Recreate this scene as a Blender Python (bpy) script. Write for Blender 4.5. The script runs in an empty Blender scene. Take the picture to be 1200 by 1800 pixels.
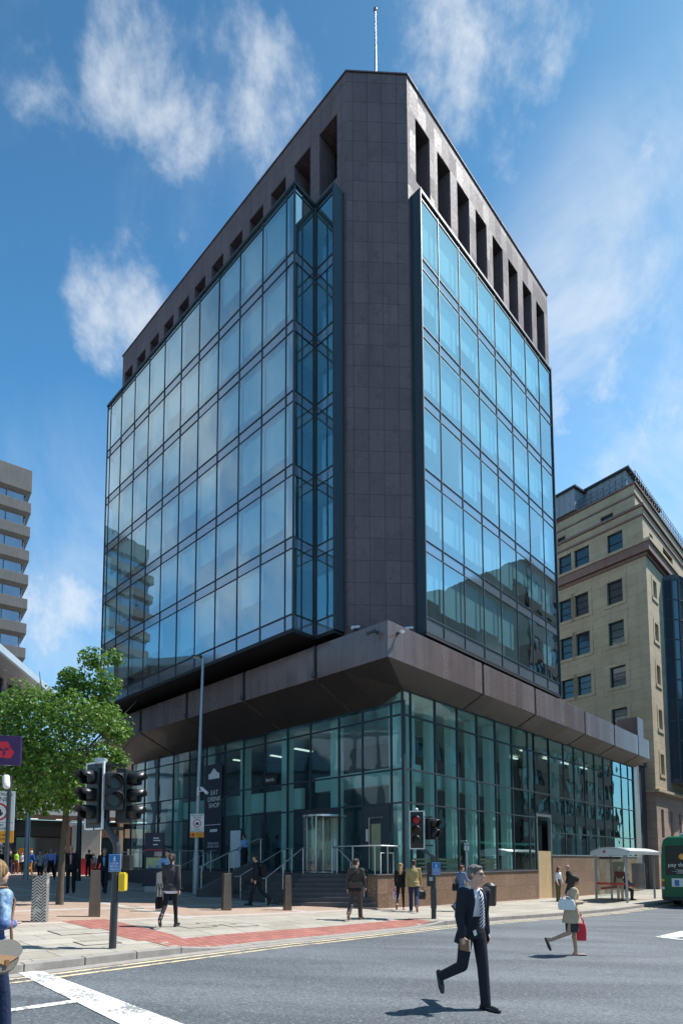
import bpy, bmesh, math, random
from mathutils import Vector, Matrix, Euler
random.seed(7)
R = math.radians
V = Vector
scene = bpy.context.scene
COL = scene.collection
UP = V((0, 0, 1))

# ------------------------------------------------------------------ survey of the place
FOC, PCX, PCY, EYE = 1031.0, 565.0, 1434.0, 1.85
TILT = math.atan(78 / 1031.0)
def ray(u, v):
    x, y = (u - PCX) / FOC, (PCY - v) / FOC
    c, s = math.cos(TILT), math.sin(TILT)
    return V((x, c - y * s, y * c + s))
def gz(x):                                   # the street falls gently to the east
    return .06 - .6 * math.tanh(.055 * x) if x > 0 else .06 + .7 * math.tanh(-.07 * x)
def spot(u, v, off=.12):                     # a standing point on the ground
    r = ray(u, v); t = 10.0
    for i in range(60):
        z = gz(r.x * t) + off
        t = .5 * t + .5 * (z - EYE) / r.z
    return V((r.x * t, r.y * t, gz(r.x * t) + off))
def at_y(u, v, Y):
    r = ray(u, v); t = Y / r.y
    return V((r.x * t, Y, EYE + r.z * t))
GX, GY = 3.18, 22.5                          # glass corner of the office block
ANG = R(45.2)
AV = V((math.cos(ANG), math.sin(ANG), 0)); BV = V((-math.sin(ANG), math.cos(ANG), 0))
def W(a, b, z=0): return V((GX, GY, 0)) + AV * a + BV * b + UP * z
def ab(p): d = p - V((GX, GY, 0)); return d.dot(AV), d.dot(BV)

# ------------------------------------------------------------------ helpers
def tag(o, label=None, cat=None, group=None, kind=None):
    if label: o['label'] = label
    if cat: o['category'] = cat
    if group: o['group'] = group
    if kind: o['kind'] = kind
    return o
def empty(name, loc=(0, 0, 0), rz=0.0):
    o = bpy.data.objects.new(name, None); COL.objects.link(o)
    o.empty_display_size = .2
    o.location = loc; o.rotation_euler = (0, 0, rz)
    return o
REMESHED = []
class MB:
    def __init__(s): s.v = []; s.f = []; s.m = []; s.s = []
    def add(s, vs, fs, m=0, sm=False):
        n = len(s.v); s.v += [tuple(p) for p in vs]
        for f in fs: s.f.append([i + n for i in f]); s.m.append(m); s.s.append(sm)
        return s
    def quad(s, a, b, c, d, m=0): return s.add([a, b, c, d], [(0, 1, 2, 3)], m)
    def box(s, x0, x1, y0, y1, z0, z1, m=0, M=None):
        vs = [V((x, y, z)) for z in (z0, z1) for y in (y0, y1) for x in (x0, x1)]
        if M: vs = [M @ p for p in vs]
        return s.add(vs, [(0, 2, 3, 1), (4, 5, 7, 6), (0, 1, 5, 4), (1, 3, 7, 5), (3, 2, 6, 7), (2, 0, 4, 6)], m)
    def ring(s, rings, cap=True, m=0, sm=True, closed=True):
        n = len(rings[0]); vs = [p for r in rings for p in r]; fs = []
        for i in range(len(rings) - 1):
            for j in range(n if closed else n - 1):
                k = (j + 1) % n
                fs.append((i * n + j, i * n + k, (i + 1) * n + k, (i + 1) * n + j))
        s.add(vs, fs, m, sm)
        if cap and closed:
            s.add(rings[0], [tuple(range(n - 1, -1, -1))], m); s.add(rings[-1], [tuple(range(n))], m)
        return s
    def cyl(s, p0, p1, r0, r1=None, n=12, m=0, sm=True, cap=True):
        p0, p1 = V(p0), V(p1); r1 = r0 if r1 is None else r1
        d = (p1 - p0).normalized(); a = d.orthogonal().normalized(); b = d.cross(a)
        rs = [[p + (a * math.cos(2 * math.pi * i / n) + b * math.sin(2 * math.pi * i / n)) * r for i in range(n)] for p, r in ((p0, r0), (p1, r1))]
        return s.ring(rs, cap, m, sm)
    def tube(s, pts, r, n=8, m=0):
        pts = [V(p) for p in pts]; rs = []
        rad = r if isinstance(r, (list, tuple)) else [r] * len(pts)
        a = (pts[1] - pts[0]).orthogonal().normalized()
        for i, p in enumerate(pts):
            d = (pts[min(i + 1, len(pts) - 1)] - pts[max(i - 1, 0)]).normalized()
            a = (a - d * a.dot(d)).normalized(); b = d.cross(a)
            rs.append([p + (a * math.cos(2 * math.pi * k / n) + b * math.sin(2 * math.pi * k / n)) * rad[i] for k in range(n)])
        return s.ring(rs, True, m, True)
    def prism(s, poly, z0, z1, m=0):
        n = len(poly); vs = [V((x, y, z0)) for x, y in poly] + [V((x, y, z1)) for x, y in poly]
        fs = [tuple(range(n - 1, -1, -1)), tuple(range(n, 2 * n))] + [(i, (i + 1) % n, n + (i + 1) % n, n + i) for i in range(n)]
        return s.add(vs, fs, m)
    def ball(s, c, r, n=12, k=8, m=0, M=None):
        c = V(c); r = V((r, r, r)) if isinstance(r, (int, float)) else V(r)
        M = M or Matrix.Identity(3); vs = []; fs = []
        for i in range(k + 1):
            th = math.pi * i / k
            for j in range(n):
                ph = 2 * math.pi * j / n
                vs.append(c + M @ V((r.x * math.sin(th) * math.cos(ph), r.y * math.sin(th) * math.sin(ph), r.z * math.cos(th))))
        for i in range(k):
            for j in range(n):
                q = (j + 1) % n
                if i == 0: fs.append((j, n + j, n + q))
                elif i == k - 1: fs.append((i * n + j, (i + 1) * n + j, i * n + q))
                else: fs.append((i * n + j, (i + 1) * n + j, (i + 1) * n + q, i * n + q))
        return s.add(vs, fs, m, True)
    def bone(s, p0, p1, r0, r1, n=12, m=0):   # rounded tapered limb
        p0, p1 = V(p0), V(p1); d = p1 - p0
        if d.length < 1e-5: return s.ball(p0, r0, n, 8, m)
        d.normalize(); a = d.orthogonal().normalized(); b = d.cross(a); rs = []
        for t in (-.98, -.8, -.45, 0): rs.append((p0 + d * r0 * t, r0 * math.sqrt(1 - t * t)))
        for t in (0, .45, .8, .98): rs.append((p1 + d * r1 * t, r1 * math.sqrt(1 - t * t)))
        return s.ring([[p + (a * math.cos(2 * math.pi * i / n) + b * math.sin(2 * math.pi * i / n)) * r for i in range(n)] for p, r in rs], True, m, True)
    def build(s, name, mats, parent=None, loc=None, rz=0, bev=0, smooth=False):
        me = bpy.data.meshes.new(name); me.from_pydata(s.v, [], s.f)
        mats = mats if isinstance(mats, (list, tuple)) else [mats]
        for q in mats: me.materials.append(q)
        me.polygons.foreach_set('material_index', s.m)
        me.polygons.foreach_set('use_smooth', [smooth or q for q in s.s])
        me.update()
        o = bpy.data.objects.new(name, me); COL.objects.link(o)
        if parent: o.parent = parent
        if loc is not None: o.location = loc
        o.rotation_euler = (0, 0, rz)
        if bev:
            b = o.modifiers.new('bevel', 'BEVEL'); b.width = bev; b.segments = 2; b.limit_method = 'ANGLE'; b.angle_limit = R(40)
        return o
    def skin(s, name, mat, parent, voxel, it=4):
        o = s.build(name, mat, parent)
        r = o.modifiers.new('r', 'REMESH'); r.mode = 'VOXEL'; r.voxel_size = voxel; r.use_smooth_shade = True
        q = o.modifiers.new('s', 'SMOOTH'); q.iterations = it; q.factor = .5
        REMESHED.append(o); return o
def copy_tree(o, parent=None):
    c = o.copy(); COL.objects.link(c); c.parent = parent
    for ch in list(o.children): copy_tree(ch, c)
    return c
def text(name, body, size, mat, parent, M, align='CENTER', ext=.002, sx=1.0):
    cu = bpy.data.curves.new(name, 'FONT'); cu.body = body; cu.size = size; cu.extrude = ext
    cu.align_x = align; cu.align_y = 'CENTER'; cu.materials.append(mat); cu.space_line = .95
    o = bpy.data.objects.new(name, cu); COL.objects.link(o)
    o.parent = parent; o.matrix_local = M @ Matrix.Diagonal((sx, 1, 1, 1)); return o
def facing(loc, n, up=UP):                    # frame whose local z is n (text lies facing n)
    n = V(n).normalized(); x = up.cross(n).normalized(); y = n.cross(x)
    M = Matrix((x, y, n)).transposed().to_4x4(); M.translation = V(loc); return M

# ------------------------------------------------------------------ materials
class NT:
    def __init__(s, t): s.t = t; s.n = t.nodes; s.l = t.links
    def new(s, kind, **kw):
        n = s.n.new(kind)
        for k, v in kw.items(): setattr(n, k, v)
        return n
    def link(s, a, b): s.l.new(a, b)
    def math(s, op, a, b=None, c=None, clamp=False):
        n = s.new('ShaderNodeMath', operation=op); n.use_clamp = clamp
        for i, q in enumerate((a, b, c)):
            if q is None: continue
            if isinstance(q, (int, float)): n.inputs[i].default_value = q
            else: s.link(q, n.inputs[i])
        return n.outputs[0]
    def mix(s, f, a, b, blend='MIX'):
        n = s.new('ShaderNodeMix', data_type='RGBA', blend_type=blend)
        for i, q in ((0, f), (6, a), (7, b)):
            if isinstance(q, (int, float)): n.inputs[i].default_value = q
            elif isinstance(q, (tuple, list)): n.inputs[i].default_value = (*q[:3], 1)
            else: s.link(q, n.inputs[i])
        return n.outputs[2]
    def noise(s, vec, scale, detail=4, rough=.55, dist=0, dim='3D'):
        n = s.new('ShaderNodeTexNoise'); n.inputs['Scale'].default_value = scale
        n.inputs['Detail'].default_value = detail; n.inputs['Roughness'].default_value = rough; n.inputs['Distortion'].default_value = dist
        if vec is not None: s.link(vec, n.inputs['Vector'])
        return n.outputs[0]
    def ramp(s, f, a, b):
        n = s.new('ShaderNodeMapRange'); n.inputs[1].default_value = a; n.inputs[2].default_value = b
        n.interpolation_type = 'SMOOTHSTEP'; s.link(f, n.inputs[0]); return n.outputs[0]
    def bump(s, h, strength, dist):
        n = s.new('ShaderNodeBump'); n.inputs['Strength'].default_value = strength; n.inputs['Distance'].default_value = dist
        s.link(h, n.inputs['Height']); return n.outputs[0]
def new_mat(name):
    m = bpy.data.materials.new(name); m.use_nodes = True
    t = NT(m.node_tree); t.n.clear()
    out = t.new('ShaderNodeOutputMaterial'); b = t.new('ShaderNodeBsdfPrincipled')
    t.link(b.outputs[0], out.inputs[0]); return m, t, b, out
def dark(c, k): return tuple(q * k for q in c)
def mat(name, c, rough=.6, metal=0, var=.15, vs=4, bump=0, bs=60, spec=.5, streak=0, emit=0):
    m, t, b, out = new_mat(name)
    co = t.new('ShaderNodeTexCoord').outputs['Object']
    n = t.noise(co, vs, 5, .6)
    col = t.mix(n, dark(c, 1 - var * 1.6), dark(c, 1 + var * 1.6))
    if streak:
        mp = t.new('ShaderNodeMapping'); mp.inputs['Scale'].default_value = (3, 3, .15); t.link(co, mp.inputs[0])
        sn = t.ramp(t.noise(mp.outputs[0], 2.2, 5, .6), .35, .75)
        col = t.mix(t.math('MULTIPLY', sn, streak), col, dark(c, .45))
    t.link(col, b.inputs['Base Color'])
    r = t.math('MULTIPLY_ADD', n, .16, max(rough - .08, 0.02)); t.link(r, b.inputs['Roughness'])
    b.inputs['Metallic'].default_value = metal; b.inputs['Specular IOR Level'].default_value = spec
    if bump:
        t.link(t.bump(t.noise(co, bs, 4, .6), bump, .02), b.inputs['Normal'])
    if emit:
        b.inputs['Emission Color'].default_value = (*c, 1); b.inputs['Emission Strength'].default_value = emit
    return m
def wall_uv(t):                               # metres along the wall, metres up
    tc = t.new('ShaderNodeTexCoord'); p = t.new('ShaderNodeSeparateXYZ'); q = t.new('ShaderNodeSeparateXYZ')
    t.link(tc.outputs['Object'], p.inputs[0]); t.link(tc.outputs['Normal'], q.inputs[0])
    u = t.math('SUBTRACT', t.math('MULTIPLY', p.outputs[1], q.outputs[0]), t.math('MULTIPLY', p.outputs[0], q.outputs[1]))
    c = t.new('ShaderNodeCombineXYZ'); t.link(u, c.inputs[0]); t.link(p.outputs[2], c.inputs[1]); t.link(p.outputs[0], c.inputs[2])
    return tc.outputs['Object'], c.outputs[0]
def brick(t, vec, c1, c2, cm, w, h, mort, off=.0, freq=2):
    n = t.new('ShaderNodeTexBrick'); t.link(vec, n.inputs['Vector'])
    n.offset = off; n.offset_frequency = freq
    for k, v in (('Color1', c1), ('Color2', c2), ('Mortar', cm)): n.inputs[k].default_value = (*v, 1)
    for k, v in (('Scale', 1), ('Mortar Size', mort), ('Mortar Smooth', .1), ('Bias', 0), ('Brick Width', w), ('Row Height', h)): n.inputs[k].default_value = v
    return n
def stone(name, c1, c2, cm, w, h, mort=.006, off=0., speck=0., sscale=60, rough=.4, spec=.5, streak=.25, bump=.2, ground=False, rot=0, wob=.0):
    m, t, b, out = new_mat(name)
    if ground:
        co = t.new('ShaderNodeTexCoord').outputs['Object']
        mp = t.new('ShaderNodeMapping'); mp.inputs['Rotation'].default_value = (0, 0, rot); t.link(co, mp.inputs[0]); uv = mp.outputs[0]
    else: co, uv = wall_uv(t)
    br = brick(t, uv, c1, c2, cm, w, h, mort, off)
    col = br.outputs[0]
    big = t.noise(co, .55, 5, .6)
    if not ground: col = t.mix(t.ramp(t.noise(co, 2.2, 3, .5), .5, .85), col, dark(c1, .72))
    col = t.mix(t.ramp(big, .3, .75), t.mix(.16, col, (0, 0, 0)), col)
    if speck:
        sp = t.noise(co, sscale, 2, .7)
        col = t.mix(t.math('MULTIPLY', t.ramp(sp, .52, .72), speck), col, tuple(min(1, q * 2.3 + .03) for q in c1))
        col = t.mix(t.math('MULTIPLY', t.ramp(sp, .48, .3), speck), col, dark(c1, .25))
    if streak:
        mp = t.new('ShaderNodeMapping'); mp.inputs['Scale'].default_value = (1, .08, 1) if not ground else (1, 1, 1); t.link(uv, mp.inputs[0])
        sn = t.ramp(t.noise(mp.outputs[0], 2.0, 6, .65), .42, .8)
        col = t.mix(t.math('MULTIPLY', sn, streak), col, dark(c1, .5))
    t.link(col, b.inputs['Base Color'])
    rr = t.math('MULTIPLY_ADD', t.noise(co, 9, 4), .22, max(rough - .1, .03))
    if not ground:                            # every slab polished a little differently
        b2 = brick(t, uv, (0, 0, 0), (1, 1, 1), (.5, .5, .5), w, h, mort, off); rr = t.math('ADD', rr, t.math('MULTIPLY', b2.outputs[0], .16))
    t.link(rr, b.inputs['Roughness'])
    b.inputs['Specular IOR Level'].default_value = spec
    h_ = t.math('MULTIPLY_ADD', t.noise(co, 40, 3), .25, t.math('SUBTRACT', 1.0, br.outputs[1]))
    t.link(t.bump(h_, bump, .012), b.inputs['Normal'])
    return m
def glass(name, tint, f0, wob=.02, wscale=.7, rough=0.0, refl=(1, 1, 1)):
    m = bpy.data.materials.new(name); m.use_nodes = True; t = NT(m.node_tree); t.n.clear()
    out = t.new('ShaderNodeOutputMaterial')
    tr = t.new('ShaderNodeBsdfTransparent'); tr.inputs[0].default_value = (*tint, 1)
    gl = t.new('ShaderNodeBsdfGlossy'); gl.inputs['Roughness'].default_value = rough; gl.inputs[0].default_value = (*refl, 1)
    co = t.new('ShaderNodeTexCoord').outputs['Object']
    if wob: t.link(t.bump(t.noise(co, wscale, 2, .4), wob, 1.0), gl.inputs['Normal'])
    lw = t.new('ShaderNodeLayerWeight'); lw.inputs[0].default_value = .5
    f = t.math('MULTIPLY_ADD', t.math('POWER', lw.outputs['Facing'], 4.0), 1 - f0, f0, clamp=True)
    mx = t.new('ShaderNodeMixShader'); t.link(f, mx.inputs[0]); t.link(tr.outputs[0], mx.inputs[1]); t.link(gl.outputs[0], mx.inputs[2])
    t.link(mx.outputs[0], out.inputs[0]); return m

M = {}
M['granite'] = stone('plum_granite', (.152, .113, .120), (.192, .142, .148), (.05, .04, .045), .62, .92, .010, 0, .45, 45, .62, .16, .30, .1)
M['granite_brown'] = stone('brown_granite', (.225, .14, .092), (.30, .195, .135), (.09, .06, .04), 1.1, .62, .008, 0, .75, 17, .42, .4, .2, .12)
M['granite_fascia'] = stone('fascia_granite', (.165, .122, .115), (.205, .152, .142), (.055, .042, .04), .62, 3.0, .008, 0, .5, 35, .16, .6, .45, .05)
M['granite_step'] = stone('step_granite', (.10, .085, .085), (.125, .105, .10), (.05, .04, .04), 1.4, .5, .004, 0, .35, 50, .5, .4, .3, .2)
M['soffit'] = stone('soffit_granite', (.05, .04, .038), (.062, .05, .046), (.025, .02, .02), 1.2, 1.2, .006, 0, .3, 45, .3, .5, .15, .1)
M['glass_up'] = glass('coated_blue_glass', (.62, .90, .93), .46, .010, .55, 0, (.80, .96, 1.0))
M['glass_right'] = glass('coated_blue_glass_street', (.62, .90, .92), .42, .012, .6, 0, (.84, .98, 1.0))
M['glass_low'] = glass('teal_shop_glass', (.64, .92, .87), .22, .016, .5, 0, (.75, .92, .95))
M['glass_clear'] = glass('clear_glass', (.85, .93, .91), .07, 0)
M['spandrel'] = mat('spandrel_glass', (.36, .42, .47), .07, .72, .06, 1, spec=.9)
M['mullion'] = mat('dark_mullion', (.030, .045, .058), .55, .1, .2, 3)
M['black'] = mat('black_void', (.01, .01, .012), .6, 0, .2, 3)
M['steel'] = mat('brushed_steel', (.55, .56, .57), .3, .9, .1, 6)
M['pale_wall'] = mat('pale_interior', (.66, .72, .72), .7, 0, .06, 2)
M['white_wall'] = mat('white_interior', (.80, .84, .82), .6, 0, .04, 2)
M['dark_wall'] = mat('dark_interior', (.11, .13, .14), .6, 0, .2, 1)
M['carpet'] = mat('interior_floor', (.18, .19, .2), .5, 0, .2, 2)
M['blind'] = mat('roller_blind', (.72, .80, .82), .8, 0, .05, 2)
M['plywood'] = mat('plywood', (.56, .40, .22), .6, 0, .12, 3, streak=.25)
M['galv'] = mat('galvanised_steel', (.36, .39, .42), .45, .55, .12, 6, streak=.2)
M['darkpole'] = mat('dark_grey_paint', (.045, .052, .06), .45, .2, .2, 6, streak=.2)
M['blackp'] = mat('black_plastic', (.018, .019, .021), .42, 0, .2, 8)
M['white'] = mat('white_board', (.74, .75, .74), .5, 0, .06, 5)
M['bronze'] = mat('bronze_bollard', (.19, .145, .115), .35, .75, .2, 5, streak=.3)
M['navy'] = mat('navy_panel', (.018, .025, .05), .4, 0, .15, 3)
M['red'] = mat('red_paint', (.55, .03, .04), .4, 0, .1, 5)
M['blue'] = mat('blue_sign', (.02, .16, .45), .4, 0, .06, 5)
M['yellow'] = mat('yellow_plastic', (.75, .50, .02), .45, 0, .1, 5)
M['orange'] = mat('orange_plate', (.85, .36, .02), .45, 0, .06, 5)
M['greenbus'] = mat('green_bus_paint', (.003, .12, .058), .3, 0, .12, 1.5, spec=.3)
M['rubber'] = mat('rubber', (.02, .02, .02), .8, 0, .2, 10)
M['concrete'] = mat('weathered_concrete', (.195, .178, .162), .85, 0, .16, .6, .3, 8, streak=.5)
M['sand'] = stone('sandstone', (.51, .405, .275), (.58, .47, .325), (.33, .26, .18), 1.5, .85, .014, .5, .2, 20, .8, .3, .28, .2)
M['redstone'] = stone('red_stone_band', (.27, .175, .145), (.30, .19, .16), (.12, .07, .06), 1.5, 3, .01, 0, .2, 20, .7, .3, .3, .15)
M['pinkstone'] = stone('pink_stone_base', (.36, .27, .23), (.44, .33, .27), (.2, .15, .13), 1.2, .7, .012, .5, .2, 20, .75, .3, .3, .2)
M['tinpanel'] = stone('grey_metal_cladding', (.27, .32, .36), (.30, .35, .39), (.12, .14, .16), .55, 9, .02, 0, 0, 30, .4, .5, .15, .2)
M['winglass'] = mat('window_glass_dark', (.016, .045, .06), .04, 0, .3, .3, spec=1.0)
M['darkframe'] = mat('dark_window_frame', (.02, .03, .035), .4, .2, .1, 3)
M['bluegrey'] = mat('dark_blue_panel', (.045, .06, .085), .4, .1, .1, 1)
M['peach'] = mat('tinted_window_bronze', (.42, .34, .32), .08, .15, .12, .35, spec=1.0)
M['whitemetal'] = mat('pale_metal', (.52, .55, .57), .4, .4, .08, 1)
M['opal'] = mat('opal_lamp', (.8, .8, .78), .3, 0, .03, 5)
M['lamp_on'] = mat('lit_strip', (1, .98, .92), .5, 0, 0, 5, emit=.55)
M['brownwall'] = mat('brown_fascia', (.24, .17, .13), .7, 0, .15, 1, streak=.2)
M['shop_dark'] = mat('shop_interior', (.03, .03, .035), .3, 0, .5, .5)
M['cream'] = mat('cream_panel', (.68, .62, .52), .6, 0, .08, 1)
# ------------------------------------------------------------------ camera, sky, sun
cam = bpy.data.cameras.new('camera'); camo = bpy.data.objects.new('camera', cam); COL.objects.link(camo)
cam.sensor_fit = 'VERTICAL'; cam.sensor_height = 36; cam.lens = FOC / 1800 * 36
cam.shift_x = (600 - PCX) / 1800; cam.shift_y = (PCY - 900) / 1800
cam.clip_start = .1; cam.clip_end = 3000
camo.location = (0, 0, EYE); camo.rotation_euler = (R(90) + TILT, 0, 0)
scene.camera = camo
scene.view_settings.view_transform = 'Standard'; scene.view_settings.look = 'None'
scene.view_settings.gamma = 1; scene.view_settings.exposure = .95
scene.cycles.max_bounces = 10; scene.cycles.transparent_max_bounces = 12; scene.cycles.glossy_bounces = 5
scene.cycles.diffuse_bounces = 3; scene.cycles.use_denoising = True
scene.cycles.caustics_reflective = False; scene.cycles.caustics_refractive = False; scene.cycles.sample_clamp_indirect = 6

SUN_EL, SUN_AZ = R(56), math.atan2(.95, .30)
sd = V((math.sin(SUN_AZ) * math.cos(SUN_EL), math.cos(SUN_AZ) * math.cos(SUN_EL), math.sin(SUN_EL)))
sl = bpy.data.lights.new('sun', 'SUN'); sl.energy = 3.7; sl.angle = R(.5); sl.color = (1, .97, .925)
so = bpy.data.objects.new('sun', sl); COL.objects.link(so); so.rotation_euler = sd.to_track_quat('Z', 'Y').to_euler(); so.location = (40, 10, 60)

wd = bpy.data.worlds.new('World'); scene.world = wd; wd.use_nodes = True
t = NT(wd.node_tree); t.n.clear()
wo = t.new('ShaderNodeOutputWorld'); bg = t.new('ShaderNodeBackground'); t.link(bg.outputs[0], wo.inputs[0])
sky = t.new('ShaderNodeTexSky'); sky.sky_type = 'NISHITA'; sky.sun_disc = False
sky.sun_elevation = SUN_EL; sky.sun_rotation = SUN_AZ; sky.air_density = 1.0; sky.dust_density = .6; sky.ozone_density = 4.5
dirn = t.new('ShaderNodeTexCoord').outputs['Generated']
sep = t.new('ShaderNodeSeparateXYZ'); t.link(dirn, sep.inputs[0])
def mirror(d, axis): return d - axis * (2 * d.dot(axis))
CLOUDS = [(ray(285, 150), 5, .95), (ray(250, 215), 4, .7), (ray(410, 165), 4.5, .85), (ray(495, 205), 4, 1.0), (ray(450, 185), 3.5, .9), (ray(330, 180), 4, .85), (ray(360, 235), 4, .7), (ray(845, 70), 6, .9), (ray(885, 160), 4.5, .9), (ray(630, 70), 5, .65), (ray(580, 140), 4, .7),
          (ray(215, 525), 4.2, .95), (ray(275, 420), 2.6, .7), (ray(1130, 480), 7, .8), (ray(1165, 600), 7, .9), (ray(1060, 560), 5, .75), (ray(1030, 760), 7, .7),
          (ray(90, 1150), 9, .9), (ray(40, 110), 5, .6), (ray(1190, 380), 6, .7), (ray(960, 215), 3, .7),
          (mirror(ray(300, 800), AV), 13, .75), (mirror(ray(230, 720), AV), 9, .7), (mirror(ray(440, 900), AV), 9, .65), (mirror(ray(330, 640), AV), 7, .6), (mirror(ray(280, 980), AV), 8, .7)]
acc = None
for d, rad, wgt in CLOUDS:
    d = d.normalized()
    dp = t.new('ShaderNodeVectorMath', operation='DOT_PRODUCT'); t.link(dirn, dp.inputs[0]); dp.inputs[1].default_value = d
    k = t.math('MULTIPLY', t.ramp(dp.outputs['Value'], math.cos(R(rad * 1.5)), math.cos(R(rad * .15))), wgt)
    acc = k if acc is None else t.math('MAXIMUM', acc, k)
mp = t.new('ShaderNodeMapping'); mp.inputs['Scale'].default_value = (1, 1, .8); t.link(dirn, mp.inputs[0])
n1 = t.noise(mp.outputs[0], 8.5, 12, .62, .12); n2 = t.noise(mp.outputs[0], 2.2, 4, .5, .2)
den = t.math('ADD', t.math('MULTIPLY', n1, .85), t.math('MULTIPLY', n2, .15))
thr = t.math('SUBTRACT', den, t.math('SUBTRACT', .80, t.math('MULTIPLY', acc, .40)))
cov = t.ramp(thr, -.03, .24)
nw = t.noise(mp.outputs[0], 3.1, 9, .62, .8)
wisp = t.math('MULTIPLY', t.ramp(nw, .48, .78), .16)
cov = t.math('MAXIMUM', t.math('MULTIPLY', cov, .74), wisp)
veil = None                                  # thin even cloud: low in the east, and behind the camera
for d, rad, wgt in ((ray(1190, 680), 15, .62), (ray(1060, 900), 14, .6), (ray(100, 1230), 20, .35), (mirror(ray(290, 740), AV), 13, .72), (mirror(ray(420, 920), AV), 10, .66), (mirror(ray(250, 900), AV), 9, .6), (mirror(ray(850, 700), BV), 18, .35)):
    dp = t.new('ShaderNodeVectorMath', operation='DOT_PRODUCT'); t.link(dirn, dp.inputs[0]); dp.inputs[1].default_value = d.normalized()
    k = t.math('MULTIPLY', t.ramp(dp.outputs['Value'], math.cos(R(rad * 1.3)), math.cos(R(rad * .2))), wgt)
    veil = k if veil is None else t.math('MAXIMUM', veil, k)
cov = t.math('MAXIMUM', cov, t.math('MULTIPLY', veil, t.math('MULTIPLY_ADD', t.ramp(nw, .36, .66), .95, .22), clamp=True))
hz = t.math('POWER', t.math('SUBTRACT', 1.0, t.math('MAXIMUM', sep.outputs[2], 0.0)), 5.0)
cov = t.math('MAXIMUM', cov, t.math('MULTIPLY', hz, .45))
skyc = t.mix(1.0, sky.outputs[0], t.mix(t.ramp(sep.outputs[2], .45, .92), (.68, 1.40, 1.50), (.52, .92, .98)), 'MULTIPLY')
cl = t.mix(t.ramp(n2, .35, .65), (4.4, 5.2, 6.0), (6.4, 6.7, 7.0))
t.link(t.mix(cov, skyc, cl), bg.inputs[0]); bg.inputs[1].default_value = .075

# ------------------------------------------------------------------ ground
KERB = [(-140, -9.2), (-40, -6.4), (-15, -4.65), (-10, -4.02), (-4, -3.83), (0, -4.05), (4, -4.5), (8, -4.8), (20, -4.75), (140, -4.75)]
def kerb_b(a):
    for (a0, b0), (a1, b1) in zip(KERB, KERB[1:]):
        if a <= a1:
            q = (a - a0) / (a1 - a0); return b0 + (b1 - b0) * q
    return KERB[-1][1]
def sm(x): x = max(0, min(1, x)); return x * x * (3 - 2 * x)
def drop(a): return sm((a + 12.6) / .9) * sm((-3.4 - a) / .9)     # dropped kerb at the crossing
def pave_z(p, a=None, b=None):
    if a is None: a, b = ab(p)
    d = drop(a); k = b - kerb_b(a)
    return gz(p.x) + .12 - d * .105 * (1 - sm(k / 1.6))
def sheet(name, avals, bfun, nb, zf, m, extra=0.0):
    mb = MB(); vs = []; fs = []
    for a in avals:
        b0, b1 = bfun(a)
        for j in range(nb + 1):
            q = j / nb; b = b0 + (b1 - b0) * q
            p = W(a, b); vs.append((p.x, p.y, zf(p, a, b) + extra))
    n = nb + 1
    for i in range(len(avals) - 1):
        for j in range(nb): fs.append((i * n + j, i * n + n + j, i * n + n + j + 1, i * n + j + 1))
    mb.add(vs, fs, 0, True)
    return tag(mb.build(name, m), kind='structure')
def frange(a, b, s):
    n = max(1, int(round((b - a) / s))); return [a + (b - a) * i / n for i in range(n + 1)]

# asphalt
m, t_, b, _ = new_mat('worn_asphalt')
co = t_.new('ShaderNodeTexCoord').outputs['Object']
fine = t_.math('MULTIPLY_ADD', t_.noise(co, 75, 2, .7), .5, t_.math('MULTIPLY', t_.noise(co, 24, 2, .8), .5)); mid = t_.noise(co, 9, 5, .6)
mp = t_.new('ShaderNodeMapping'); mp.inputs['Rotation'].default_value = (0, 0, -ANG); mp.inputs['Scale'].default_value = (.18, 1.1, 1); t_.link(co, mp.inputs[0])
lane_gleam = t_.ramp(t_.noise(mp.outputs[0], .9, 5, .55, .3), .35, .72)  # tyre-worn lanes; the pale bands also paint in sunlight reflected onto the road
col = t_.mix(lane_gleam, (.075, .087, .10), (.150, .168, .187))
col = t_.mix(t_.math('MULTIPLY', t_.ramp(mid, .4, .7), .25), col, (.09, .095, .10))
col = t_.mix(t_.math('MULTIPLY', t_.ramp(t_.noise(co, .8, 6, .7, .5), .56, .70), .38), col, (.05, .055, .062))
col = t_.mix(t_.ramp(fine, .51, .66), col, (.25, .275, .295)); col = t_.mix(t_.ramp(fine, .48, .38), col, (.05, .055, .06))
crack = t_.new('ShaderNodeTexVoronoi', feature='DISTANCE_TO_EDGE'); crack.inputs['Scale'].default_value = .22
wv = t_.new('ShaderNodeVectorMath', operation='ADD'); t_.link(co, wv.inputs[0])
nz = t_.new('ShaderNodeTexNoise'); nz.inputs['Scale'].default_value = 1.2; t_.link(co, nz.inputs['Vector']); t_.link(nz.outputs['Color'], wv.inputs[1]); t_.link(wv.outputs[0], crack.inputs['Vector'])
col = t_.mix(t_.math('MULTIPLY', t_.ramp(crack.outputs[0], .008, .002), .22), col, (.04, .04, .04))
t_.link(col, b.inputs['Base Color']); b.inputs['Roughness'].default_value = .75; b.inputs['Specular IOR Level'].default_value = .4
t_.link(t_.bump(t_.noise(co, 110, 3, .7), .55, .012), b.inputs['Normal']); M['asphalt'] = m
M['flags'] = stone('sandstone_flags', (.365, .33, .275), (.45, .415, .355), (.17, .16, .14), .92, .62, .012, .5, .12, 30, .8, .3, .30, .25, True, -ANG)
M['setts'] = stone('pink_block_paving', (.40, .285, .215), (.47, .35, .27), (.23, .175, .14), .22, .11, .006, .5, .15, 30, .8, .3, .30, .25, True, -ANG + R(45))
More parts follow.
